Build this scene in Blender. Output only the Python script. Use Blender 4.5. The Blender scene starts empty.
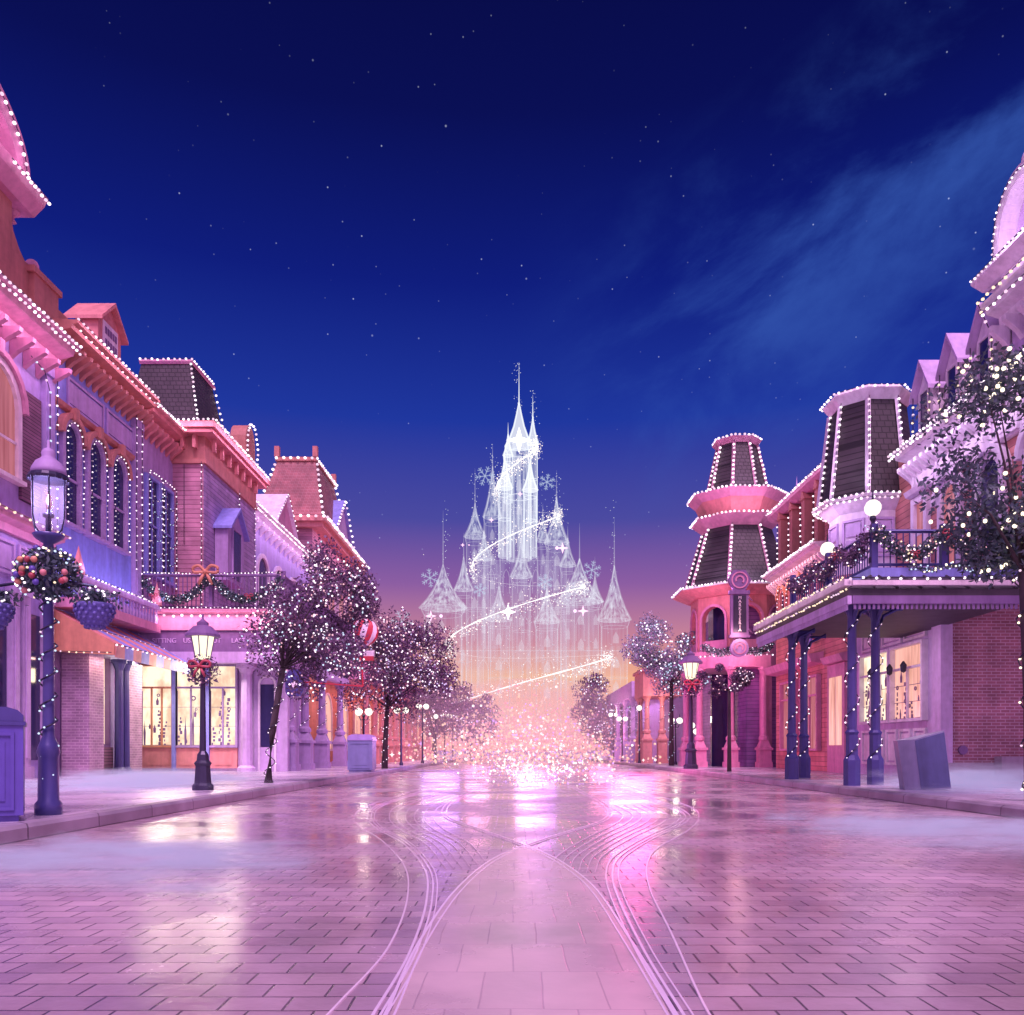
import bpy, math, random
from mathutils import Vector, Matrix
random.seed(7)
S = bpy.context.scene
COL = S.collection
R = math.radians
PI = math.pi
F_PX, CX, HY, CH = 850.0, 516.0, 750.0, 0.85     # focal length in px, vanishing point, eye height

# ------------------------------------------------------------------ camera
cam = bpy.data.cameras.new('camera'); cam.sensor_width = 36; cam.lens = 36*F_PX/1024
cam.shift_x = -(CX-512)/1024; cam.shift_y = (HY-507.5)/1024
cam.clip_start = .05; cam.clip_end = 5000
co = bpy.data.objects.new('camera', cam); COL.objects.link(co)
co.location = (0, 0, CH); co.rotation_euler = (R(90), 0, 0); S.camera = co
S.view_settings.view_transform = 'Standard'; S.view_settings.look = 'None'
S.view_settings.gamma = 1; S.view_settings.exposure = 0; S.view_settings.use_curve_mapping = False
cy = S.cycles
cy.use_denoising = True
cy.max_bounces = 6; cy.diffuse_bounces = 3; cy.glossy_bounces = 3; cy.transmission_bounces = 4
cy.transparent_max_bounces = 24; cy.volume_bounces = 5
cy.sample_clamp_indirect = 3; cy.sample_clamp_direct = 0
cy.caustics_reflective = False; cy.caustics_refractive = False
try: cy.use_light_tree = True
except Exception: pass
try: cy.volume_step_rate = 2.0; cy.volume_max_steps = 128
except Exception: pass

def srgb(r, g, b):
    f = lambda c: (c/255/12.92) if c/255 <= .04045 else ((c/255+.055)/1.055)**2.4
    return (f(r), f(g), f(b), 1)

# ------------------------------------------------------------------ dusk sky
SUN_ELEV, SUN_AZ = 60, 168        # afterglow behind the camera, a little to the left
W = bpy.data.worlds.new('World'); S.world = W; W.use_nodes = True
nt = W.node_tree; N = nt.nodes; L = nt.links; N.clear()
def nd(t, **k):
    n = N.new(t)
    for a, v in k.items(): setattr(n, a, v)
    return n
def mth(op, a, b=None, c=None):
    n = nd('ShaderNodeMath', operation=op)
    for i, v in enumerate((a, b, c)):
        if v is None: continue
        if isinstance(v, (int, float)): n.inputs[i].default_value = v
        else: L.new(v, n.inputs[i])
    return n.outputs[0]
def mixc(f, a, b, mode='MIX'):
    n = nd('ShaderNodeMix', data_type='RGBA', blend_type=mode)
    for i, v in ((0, f), (6, a), (7, b)):
        if isinstance(v, (int, float)): n.inputs[i].default_value = v
        elif isinstance(v, tuple): n.inputs[i].default_value = v
        else: L.new(v, n.inputs[i])
    return n.outputs[2]
tc = nd('ShaderNodeTexCoord')
sx = nd('ShaderNodeSeparateXYZ'); L.new(tc.outputs['Generated'], sx.inputs[0])
dx, dy, dz = sx.outputs
ramp = nd('ShaderNodeValToRGB'); L.new(dz, ramp.inputs[0])
stops = [(0.0, (244,150,140)), (.045, (250,178,138)), (.085, (242,172,140)), (.125, (204,132,152)), (.19, (140,92,162)),
         (.26, (74,72,160)), (.36, (27,52,158)), (.48, (9,25,124)), (.60, (4,9,84)), (.75, (3,3,58))]
el = ramp.color_ramp.elements
while len(el) < len(stops): el.new(.5)
for e, (p, c) in zip(el, stops): e.position = p; e.color = srgb(*c)
# faint clouds
nz = nd('ShaderNodeTexNoise'); nz.inputs['Scale'].default_value = 3.4; nz.inputs['Detail'].default_value = 9; nz.inputs['Roughness'].default_value = .62; nz.inputs['Distortion'].default_value = .35
mr = nd('ShaderNodeMapping'); mr.inputs['Rotation'].default_value = (0, R(22), 0); L.new(tc.outputs['Generated'], mr.inputs[0])
mp = nd('ShaderNodeMapping'); mp.inputs['Scale'].default_value = (1.1, 1, 2.3); mp.inputs['Location'].default_value = (2.1, .2, .9)
L.new(mr.outputs[0], mp.inputs[0]); L.new(mp.outputs[0], nz.inputs[0])
sr = nd('ShaderNodeSeparateXYZ'); L.new(mr.outputs[0], sr.inputs[0])
band = mth('POWER', mth('MAXIMUM', mth('SUBTRACT', 1.0, mth('MULTIPLY', mth('ABSOLUTE', mth('SUBTRACT', sr.outputs[2], .335)), 6.5)), 0.0), .7)
cm = nd('ShaderNodeMapRange', interpolation_type='SMOOTHSTEP'); L.new(nz.outputs[0], cm.inputs[0])
cm.inputs[1].default_value = .43; cm.inputs[2].default_value = .74
rm = nd('ShaderNodeMapRange', interpolation_type='SMOOTHSTEP'); L.new(dx, rm.inputs[0]); rm.inputs[1].default_value = -.02; rm.inputs[2].default_value = .26
cf = mth('MULTIPLY', mth('MULTIPLY', mth('MULTIPLY', cm.outputs[0], rm.outputs[0]), band), .62)
sky = mixc(cf, ramp.outputs[0], srgb(58, 96, 186))
# warm streak clouds low over the street end
n2 = nd('ShaderNodeTexNoise'); n2.inputs['Scale'].default_value = 6; n2.inputs['Detail'].default_value = 4
mp2 = nd('ShaderNodeMapping'); mp2.inputs['Scale'].default_value = (1, 1, 16)
L.new(tc.outputs['Generated'], mp2.inputs[0]); L.new(mp2.outputs[0], n2.inputs[0])
lowm = nd('ShaderNodeMapRange', interpolation_type='SMOOTHSTEP'); L.new(dz, lowm.inputs[0]); lowm.inputs[1].default_value = .13; lowm.inputs[2].default_value = .03
c2 = nd('ShaderNodeMapRange'); L.new(n2.outputs[0], c2.inputs[0]); c2.inputs[1].default_value = .46; c2.inputs[2].default_value = .68
sky = mixc(mth('MULTIPLY', mth('MULTIPLY', c2.outputs[0], lowm.outputs[0]), .75), sky, srgb(246, 196, 150))
# stars
def stars(scale, rad, bright, seedoff):
    m = nd('ShaderNodeMapping'); m.inputs['Location'].default_value = (seedoff, seedoff*.7, seedoff*1.3)
    nrm = nd('ShaderNodeVectorMath', operation='NORMALIZE'); L.new(tc.outputs['Generated'], nrm.inputs[0])
    L.new(nrm.outputs[0], m.inputs[0])
    v = nd('ShaderNodeTexVoronoi'); v.inputs['Scale'].default_value = scale; L.new(m.outputs[0], v.inputs['Vector'])
    r = nd('ShaderNodeMapRange', interpolation_type='SMOOTHSTEP'); L.new(v.outputs['Distance'], r.inputs[0])
    r.inputs[1].default_value = rad*scale; r.inputs[2].default_value = rad*scale*.2
    r.inputs[3].default_value = 0; r.inputs[4].default_value = 1
    sc = nd('ShaderNodeSeparateColor'); L.new(v.outputs['Color'], sc.inputs[0])
    b = mth('MULTIPLY', mth('POWER', sc.outputs[0], 2.0), bright)
    return mth('MULTIPLY', r.outputs[0], b)
st = mth('ADD', stars(75, .0010, .55, 3.1), stars(26, .0015, 1.1, 8.4))
hm = nd('ShaderNodeMapRange'); L.new(dz, hm.inputs[0]); hm.inputs[1].default_value = .12; hm.inputs[2].default_value = .3
st = mth('MULTIPLY', st, hm.outputs[0])
sky = mixc(1.0, sky, mixc(st, (0,0,0,1), (.75,.82,1,1)), 'ADD')
# the rest of the dome: bright pink and violet afterglow, added behind the camera as fill light
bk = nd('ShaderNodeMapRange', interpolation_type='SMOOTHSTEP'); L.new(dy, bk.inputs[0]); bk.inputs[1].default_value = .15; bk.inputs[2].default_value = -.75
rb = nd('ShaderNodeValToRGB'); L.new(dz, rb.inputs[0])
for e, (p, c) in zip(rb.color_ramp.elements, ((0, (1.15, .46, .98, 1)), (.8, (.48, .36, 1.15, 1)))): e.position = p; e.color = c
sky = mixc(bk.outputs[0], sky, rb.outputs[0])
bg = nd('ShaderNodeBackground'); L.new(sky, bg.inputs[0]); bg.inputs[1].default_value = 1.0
ns = nd('ShaderNodeTexSky', sky_type='NISHITA'); ns.sun_disc = False
ns.sun_elevation = R(1); ns.sun_rotation = R(SUN_AZ)
bg2 = nd('ShaderNodeBackground'); L.new(ns.outputs[0], bg2.inputs[0]); bg2.inputs[1].default_value = .004
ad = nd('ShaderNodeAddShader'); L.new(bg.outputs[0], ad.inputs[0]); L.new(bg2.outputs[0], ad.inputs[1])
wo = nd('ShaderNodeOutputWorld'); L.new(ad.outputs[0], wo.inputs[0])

sl = bpy.data.lights.new('sun', 'SUN'); sl.energy = 3.9; sl.angle = R(22); sl.color = (.97, .53, .82)
so = bpy.data.objects.new('sun', sl); COL.objects.link(so)
az, e_ = R(SUN_AZ), R(SUN_ELEV)
sd = Vector((math.sin(az)*math.cos(e_), math.cos(az)*math.cos(e_), math.sin(e_)))
so.rotation_euler = (-sd).to_track_quat('-Z', 'Y').to_euler()

# ------------------------------------------------------------------ materials
M = {}
def newmat(name):
    m = bpy.data.materials.new(name); m.use_nodes = True
    t = m.node_tree; p = t.nodes['Principled BSDF']
    return m, t, p
def plain(name, c, rough=.6, metal=0, var=.24, nscale=6, bump=.0, spec=.5):
    """paint or metal with mottling"""
    m, t, p = newmat(name); n = t.nodes; l = t.links
    o = n.new('ShaderNodeTexCoord'); z = n.new('ShaderNodeTexNoise'); z.inputs['Scale'].default_value = nscale; z.inputs['Detail'].default_value = 5
    l.new(o.outputs['Object'], z.inputs[0])
    mp_ = n.new('ShaderNodeMapping'); mp_.inputs['Scale'].default_value = (2.5,2.5,.35); l.new(o.outputs['Object'], mp_.inputs[0])
    z2 = n.new('ShaderNodeTexNoise'); z2.inputs['Scale'].default_value = 1.3; z2.inputs['Detail'].default_value = 6; z2.inputs['Roughness'].default_value = .65; l.new(mp_.outputs[0], z2.inputs[0])
    av = n.new('ShaderNodeMath'); av.operation = 'MULTIPLY_ADD'; l.new(z2.outputs[0], av.inputs[0]); av.inputs[1].default_value = .7
    hv = n.new('ShaderNodeMath'); hv.operation = 'MULTIPLY'; l.new(z.outputs[0], hv.inputs[0]); hv.inputs[1].default_value = .3; l.new(hv.outputs[0], av.inputs[2])
    r = n.new('ShaderNodeMapRange'); l.new(av.outputs[0], r.inputs[0]); r.inputs[1].default_value = .34; r.inputs[2].default_value = .66
    r.inputs[3].default_value = 1-var; r.inputs[4].default_value = 1+var
    x = n.new('ShaderNodeMix'); x.data_type = 'RGBA'; x.blend_type = 'MULTIPLY'; x.inputs[0].default_value = 1
    x.inputs[6].default_value = (*c, 1); l.new(r.outputs[0], x.inputs[7]); l.new(x.outputs[2], p.inputs['Base Color'])
    p.inputs['Roughness'].default_value = rough; p.inputs['Metallic'].default_value = metal
    p.inputs['Specular IOR Level'].default_value = spec
    if bump:
        b = n.new('ShaderNodeBump'); b.inputs['Strength'].default_value = bump; b.inputs['Distance'].default_value = .02
        l.new(z.outputs[0], b.inputs['Height']); l.new(b.outputs[0], p.inputs['Normal'])
    M[name] = m; return m
def lined(name, c, c2, pitch=.16, rough=.6, kind='siding'):
    """clapboard, shingles or brick laid on upright walls; (x+y, z) runs along both wall directions"""
    m, t, p = newmat(name); n = t.nodes; l = t.links
    o = n.new('ShaderNodeTexCoord'); s = n.new('ShaderNodeSeparateXYZ'); l.new(o.outputs['Object'], s.inputs[0])
    a = n.new('ShaderNodeMath'); a.operation = 'ADD'; l.new(s.outputs[0], a.inputs[0]); l.new(s.outputs[1], a.inputs[1])
    cb = n.new('ShaderNodeCombineXYZ'); l.new(a.outputs[0], cb.inputs[0]); l.new(s.outputs[2], cb.inputs[1])
    br = n.new('ShaderNodeTexBrick'); l.new(cb.outputs[0], br.inputs[0]); br.inputs['Scale'].default_value = 1
    br.inputs['Row Height'].default_value = pitch
    br.inputs['Brick Width'].default_value = {'siding': 3.7, 'brick': pitch*2.9, 'shingle': pitch*1.3}[kind]
    br.inputs['Mortar Size'].default_value = {'siding': .012, 'brick': .011, 'shingle': .014}[kind]
    br.inputs['Mortar Smooth'].default_value = .3; br.inputs['Bias'].default_value = -.2
    br.inputs['Color1'].default_value = (*c, 1); br.inputs['Color2'].default_value = (*[v*.72 for v in c], 1); br.inputs['Mortar'].default_value = (*c2, 1)
    z = n.new('ShaderNodeTexNoise'); z.inputs['Scale'].default_value = 1.6; z.inputs['Detail'].default_value = 6; l.new(o.outputs['Object'], z.inputs[0])
    r = n.new('ShaderNodeMapRange'); l.new(z.outputs[0], r.inputs[0]); r.inputs[1].default_value = .3; r.inputs[2].default_value = .7; r.inputs[3].default_value = .66; r.inputs[4].default_value = 1.2
    x = n.new('ShaderNodeMix'); x.data_type = 'RGBA'; x.blend_type = 'MULTIPLY'; x.inputs[0].default_value = 1
    l.new(br.outputs[0], x.inputs[6]); l.new(r.outputs[0], x.inputs[7]); l.new(x.outputs[2], p.inputs['Base Color'])
    b = n.new('ShaderNodeBump'); b.inputs['Strength'].default_value = .7; b.inputs['Distance'].default_value = .02; b.invert = True
    l.new(br.outputs['Fac'], b.inputs['Height']); l.new(b.outputs[0], p.inputs['Normal'])
    p.inputs['Roughness'].default_value = rough
    M[name] = m; return m
def glow(name, c, s, sample='NONE', cloth=None):
    m, t, p = newmat(name)
    p.inputs['Base Color'].default_value = (.02, .02, .02, 1); p.inputs['Emission Color'].default_value = (*c, 1)
    if cloth:       # curtain folds or goods behind lit glass
        n = t.nodes; l = t.links; o = n.new('ShaderNodeTexCoord'); mp_ = n.new('ShaderNodeMapping'); mp_.inputs['Scale'].default_value = cloth; l.new(o.outputs['Object'], mp_.inputs[0])
        z = n.new('ShaderNodeTexNoise'); z.inputs['Scale'].default_value = 1; z.inputs['Detail'].default_value = 4; l.new(mp_.outputs[0], z.inputs[0])
        cr = n.new('ShaderNodeValToRGB'); l.new(z.outputs[0], cr.inputs[0]); e = cr.color_ramp.elements
        e[0].position = .36; e[0].color = (c[0]*.68, c[1]*.54, c[2]*.5, 1); e[1].position = .58; e[1].color = (*c, 1); l.new(cr.outputs[0], p.inputs['Emission Color'])
    p.inputs['Emission Strength'].default_value = s; p.inputs['Roughness'].default_value = .3
    m.cycles.emission_sampling = sample
    M[name] = m; return m
def leafmat(name, c, c2):
    m, t, p = newmat(name); n = t.nodes; l = t.links
    g = n.new('ShaderNodeNewGeometry')
    cr = n.new('ShaderNodeValToRGB'); l.new(g.outputs['Random Per Island'], cr.inputs[0])
    cr.color_ramp.elements[0].color = (*c, 1); cr.color_ramp.elements[1].color = (*c2, 1)
    l.new(cr.outputs[0], p.inputs['Base Color']); p.inputs['Roughness'].default_value = .45
    M[name] = m; return m

for nm, c in dict(mauve=(.38,.28,.50), lavender=(.42,.35,.64), terracotta=(.46,.20,.16), salmon=(.62,.26,.24), rose=(.60,.28,.40),
                  cream=(.74,.66,.68), whitep=(.78,.72,.80), bluegrey=(.24,.28,.66), plum=(.20,.12,.27), orange=(.60,.28,.16), lilac=(.55,.42,.66)).items():
    plain('p_'+nm, c)
plain('iron', (.035,.035,.07), .35, .3, .2)
plain('ironblue', (.06,.06,.22), .35, .1, .2)
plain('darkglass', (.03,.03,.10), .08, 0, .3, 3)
plain('bark', (.06,.045,.05), .85, 0, .4, 12, .5)
plain('slate', (.06,.05,.065), .6, 0, .35, 3)
plain('binblue', (.10,.08,.36), .35, 0, .2)
plain('bingrey', (.20,.22,.42), .45, 0, .15); plain('boardface', (.07,.09,.20), .4, 0, .3, 4); plain('boardside', (.24,.25,.36), .45)
plain('binlilac', (.42,.32,.66), .35, 0, .15)
plain('granite', (.34,.29,.36), .5, 0, .25, 9, .1)
plain('redbow', (.42,.07,.09), .4)
plain('basket', (.12,.12,.36), .5)
plain('railmetal', (.95,.84,.92), .2, .25, .06, 20)
plain('red', (.55,.05,.07), .3); plain('white', (.8,.78,.8), .3)
lined('s_pink', (.58,.29,.38), (.28,.12,.18))
lined('s_salmon', (.66,.28,.24), (.34,.12,.12))
lined('s_lavender', (.40,.30,.52), (.2,.14,.28))
lined('s_purple', (.34,.17,.42), (.16,.08,.22))
lined('shutter', (.24,.12,.18), (.06,.03,.06), .09)
lined('b_red', (.44,.19,.24), (.60,.44,.52), .075, .7, 'brick')
lined('b_mauve', (.42,.26,.40), (.56,.42,.52), .075, .7, 'brick')
lined('b_rose', (.50,.20,.22), (.62,.42,.45), .075, .7, 'brick')
lined('shingle', (.055,.045,.05), (.012,.01,.012), .16, .55, 'shingle')
lined('shingle_red', (.30,.10,.10), (.42,.22,.22), .2, .55, 'shingle')
leafmat('leaf', (.03,.06,.075), (.11,.155,.17))
leafmat('leaf_pale', (.14,.18,.22), (.48,.52,.60))
lined('kerbstone', (.36,.31,.38), (.14,.11,.15), 1.05, .5, 'shingle')
leafmat('leaf_plum', (.055,.035,.085), (.22,.12,.22))
glow('bulb', (1,.80,.96), 2.3); glow('bulb_soft', (1,.66,.88), 1.15); glow('bulb_warm', (1,.82,.60), 2.4); glow('bulb_blue', (.62,.76,1), 1.3)
glow('bulb_pink', (1,.50,.62), 1.2); glow('bulb_gold', (1,.74,.52), 1.5); glow('bulb_lilac', (.74,.55,1), 1.2)
glow('lampglass', (1,.88,.60), 1.5); glow('globe', (1,.92,.80), 1.5)
glow('win_warm', (1,.84,.62), 1.35, cloth=(2.5,2.5,1.6)); glow('win_pink', (1,.30,.36), .5, cloth=(9,9,.5)); glow('win_orange', (1,.52,.42), 1.0, cloth=(8,8,.6))

# ------------------------------------------------------------------ mesh helpers
OFF = {}
class Frame:
    """a wall plane: u runs along it, n points out of it, d is the distance in front of it"""
    def __init__(s, o, u, n): s.o = Vector(o); s.u = Vector(u); s.n = Vector(n)
    def p(s, u, z, d): return s.o + s.u*u + s.n*d + Vector((0, 0, z))
class MB:
    def __init__(s, frame=None): s.v = []; s.f = []; s.mi = []; s.F = frame; s.m = 0
    def add(s, vs, fs):
        b = len(s.v); s.v += [tuple(v) for v in vs]
        for f in fs: s.f.append([b+i for i in f]); s.mi.append(s.m)
    def hexa(s, p):   # 8 points: bottom ring 0-3, top ring 4-7
        s.add(p, [(0,3,2,1),(4,5,6,7),(0,1,5,4),(1,2,6,5),(2,3,7,6),(3,0,4,7)])
    def box(s, x0, x1, y0, y1, z0, z1):
        s.hexa([(x0,y0,z0),(x1,y0,z0),(x1,y1,z0),(x0,y1,z0),(x0,y0,z1),(x1,y0,z1),(x1,y1,z1),(x0,y1,z1)])
    def fbox(s, u0, u1, z0, z1, d0, d1):
        P = s.F.p; s.hexa([P(u0,z0,d0),P(u1,z0,d0),P(u1,z0,d1),P(u0,z0,d1),P(u0,z1,d0),P(u1,z1,d0),P(u1,z1,d1),P(u0,z1,d1)])
    def loft(s, rings, cap=True, closed=True):
        b = len(s.v); k = len(rings[0])
        for r in rings: s.v += [tuple(q) for q in r]
        for i in range(len(rings)-1):
            for j in range(k if closed else k-1):
                j2 = (j+1) % k
                s.f.append([b+i*k+j, b+i*k+j2, b+(i+1)*k+j2, b+(i+1)*k+j]); s.mi.append(s.m)
        if cap:
            s.f.append([b+j for j in range(k)][::-1]); s.mi.append(s.m)
            s.f.append([b+(len(rings)-1)*k+j for j in range(k)]); s.mi.append(s.m)
    def fpoly(s, pts, d0, d1):       # (u,z) outline with thickness
        s.loft([[s.F.p(u,z,d0) for u,z in pts], [s.F.p(u,z,d1) for u,z in pts]])
    def fprof(s, u0, u1, prof):      # (d,z) section run along u
        s.loft([[s.F.p(u0,z,d) for d,z in prof], [s.F.p(u1,z,d) for d,z in prof]])
    def fring(s, outer, inner, d0, d1):   # band between two open outlines
        P = s.F.p
        for a in range(len(outer)-1):
            o0,o1,i0,i1 = outer[a],outer[a+1],inner[a],inner[a+1]
            s.hexa([P(*o0,d0),P(*o1,d0),P(*i1,d0),P(*i0,d0),P(*o0,d1),P(*o1,d1),P(*i1,d1),P(*i0,d1)])
    def tube(s, pts, r, n=6, cap=True):
        pts = [Vector(q) for q in pts]; rings = []
        for i, q in enumerate(pts):
            t = (pts[min(i+1,len(pts)-1)]-pts[max(i-1,0)]).normalized()
            a = t.cross(Vector((0,0,1)))
            if a.length < .1: a = t.cross(Vector((1,0,0)))
            a.normalize(); b = t.cross(a); rr = r[i] if isinstance(r, (list, tuple)) else r
            rings.append([q+(a*math.cos(2*PI*j/n)+b*math.sin(2*PI*j/n))*rr for j in range(n)])
        s.loft(rings, cap)
    def lathe(s, prof, c=(0,0,0), n=12, rot=0):   # (r,z)
        s.loft([[(c[0]+r*math.cos(2*PI*j/n+rot), c[1]+r*math.sin(2*PI*j/n+rot), c[2]+z) for j in range(n)] for r, z in prof])
    def ico(s, c, r):
        x, y, z = c
        s.add([(x+r,y,z),(x-r,y,z),(x,y+r,z),(x,y-r,z),(x,y,z+r),(x,y,z-r)],
              [(0,2,4),(2,1,4),(1,3,4),(3,0,4),(2,0,5),(1,2,5),(3,1,5),(0,3,5)])
    def leaf(s, c, size):
        a = Vector((random.gauss(0,1),random.gauss(0,1),random.gauss(0,1))).normalized()
        b = a.orthogonal().normalized(); b = Matrix.Rotation(random.uniform(0,6.28),3,a) @ b; e = a.cross(b)
        c = Vector(c); w = size*random.uniform(.35,.55); l_ = size*random.uniform(.8,1.2)
        s.add([c-b*l_*.5, c+e*w*.5, c+b*l_*.5, c-e*w*.5], [(0,1,2,3)])
    def build(s, name, mats, parent=None, smooth=False):
        off = OFF.get(parent.name) if parent else None
        if off is None: off = Vector((0,0,0))
        me = bpy.data.meshes.new(name)
        me.from_pydata([(v[0]-off[0], v[1]-off[1], v[2]-off[2]) for v in s.v], [], s.f)
        mats = mats if isinstance(mats, (list, tuple)) else [mats]
        for m in mats: me.materials.append(M[m] if isinstance(m, str) else m)
        if len(mats) > 1: me.polygons.foreach_set('material_index', s.mi)
        if smooth: me.polygons.foreach_set('use_smooth', [True]*len(me.polygons))
        me.update()
        o = bpy.data.objects.new(name, me); COL.objects.link(o)
        if parent:
            o.parent = parent; OFF[o.name] = off
        return o
def tag(o, label=None, cat=None, group=None, kind=None):
    if label: o['label'] = label
    if cat: o['category'] = cat
    if group: o['group'] = group
    if kind: o['kind'] = kind
    return o
def thing(name, label, cat, loc=(0,0,0), group=None):
    o = bpy.data.objects.new(name, None); COL.objects.link(o); o.empty_display_size = .1
    o.location = loc; OFF[o.name] = Vector(loc)
    return tag(o, label, cat, group)
def local(o): OFF[o.name] = Vector((0,0,0)); return o     # parts of this thing are modelled round its own base
def copy_tree(o, parent=None):
    c = o.copy(); COL.objects.link(c)
    if parent: c.parent = parent
    for ch in list(o.children): copy_tree(ch, c)
    return c
def structure(name, mb, mat): return tag(mb.build(name, mat), kind='structure')
BULB = {}
def bulb_mesh(mat, r):
    k = (mat, round(r, 3))
    if k not in BULB:
        b = MB(); b.lathe([(0,-r*.9),(r*.7,-r*.6),(r,0),(r*.7,r*.6),(0,r*.9)], n=7)
        me = bpy.data.meshes.new('bulb'); me.from_pydata(b.v, [], b.f); me.materials.append(M[mat])
        me.polygons.foreach_set('use_smooth', [True]*len(me.polygons)); BULB[k] = me
    return BULB[k]
BUDGET = {}
def root_of(o):
    while o.parent: o = o.parent
    return o
def along(pts, step):
    pts = [Vector(p) for p in pts]; out = []; d = 0
    for a, b in zip(pts, pts[1:]):
        ln = (b-a).length
        while d <= ln:
            out.append(a+(b-a)*(d/ln) if ln else a); d += step
        d -= ln
    return out
def lights(parent, pts, step=.3, r=.05, mat='bulb', jit=.016):
    """a wire with bulbs; each bulb its own object until a thing has 100, then bulbs join the wire's mesh"""
    pts = [Vector(p) for p in pts]; r *= .74
    mb = MB(); mb.tube(pts, .012, 3)
    off = OFF.get(parent.name, Vector((0,0,0))); rt = root_of(parent).name
    bp = [p+Vector((random.uniform(-jit,jit),random.uniform(-jit,jit),random.uniform(-jit,jit)-r*.6)) for p in along(pts, step)]
    single = BUDGET.get(rt, 0) + len(bp) <= 100
    if not single:
        for q in bp:
            mb.m = 2 if random.random() < .28 else 1; mb.lathe([(0,-r*.9),(r*.7,-r*.6),(r,0),(r*.7,r*.6),(0,r*.9)], q, 6)
    w = mb.build('light_string', ['iron', mat, 'bulb_soft'], parent, True)
    if single:
        BUDGET[rt] = BUDGET.get(rt, 0)+len(bp)
        for q in bp:
            o = bpy.data.objects.new('bulb', bulb_mesh('bulb_soft' if random.random() < .28 else mat, r)); COL.objects.link(o); o.parent = w; o.location = q-off
    return w
def strip(parent, a, b, dirv, power, col=(1,.62,.86), width=.12):
    """added area light: rows of bulbs, lit shop windows, porches and roof washes"""
    a, b, dirv = Vector(a), Vector(b), Vector(dirv).normalized()
    ld = bpy.data.lights.new('strip_glow', 'AREA'); ld.shape = 'RECTANGLE'; ld.size = (b-a).length; ld.size_y = width
    ld.energy = power*.9; ld.color = (col[0], col[1]**1.6, col[2]**1.1)
    o = bpy.data.objects.new('strip_glow', ld); COL.objects.link(o)
    x = (b-a).normalized(); z = -dirv; z = (z-x*z.dot(x)).normalized(); y = z.cross(x)
    off = OFF.get(parent.name, Vector((0,0,0))); c = (a+b)/2-off
    o.matrix_basis = Matrix(((x.x,y.x,z.x,c.x),(x.y,y.y,z.y,c.y),(x.z,y.z,z.z,c.z),(0,0,0,1)))
    o.parent = parent; return o
def point(parent, p, power, col=(1,.82,.6), r=.1):
    ld = bpy.data.lights.new('lamp_light', 'POINT'); ld.energy = power; ld.color = col; ld.shadow_soft_size = r
    o = bpy.data.objects.new('lamp_light', ld); COL.objects.link(o)
    o.location = Vector(p)-(OFF.get(parent.name, Vector((0,0,0))) if parent else Vector((0,0,0))); o.parent = parent; return o
def arc(uc, zs, hw, hz=None, n=10, a0=180, a1=0):
    hz = hw if hz is None else hz
    return [(uc+hw*math.cos(R(a0+(a1-a0)*i/n)), zs+hz*math.sin(R(a0+(a1-a0)*i/n))) for i in range(n+1)]
def catmull(p, n=10):
    out = []; p = [Vector(q) for q in p]; q = [p[0]*2-p[1]]+p+[p[-1]*2-p[-2]]
    for i in range(1, len(q)-2):
        a,b,c,d = q[i-1:i+3]
        for k in range(n):
            t = k/n; out.append(.5*((2*b)+(c-a)*t+(2*a-5*b+4*c-d)*t*t+(3*b-a-3*c+d)*t**3))
    return out+[p[-1]]
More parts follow.
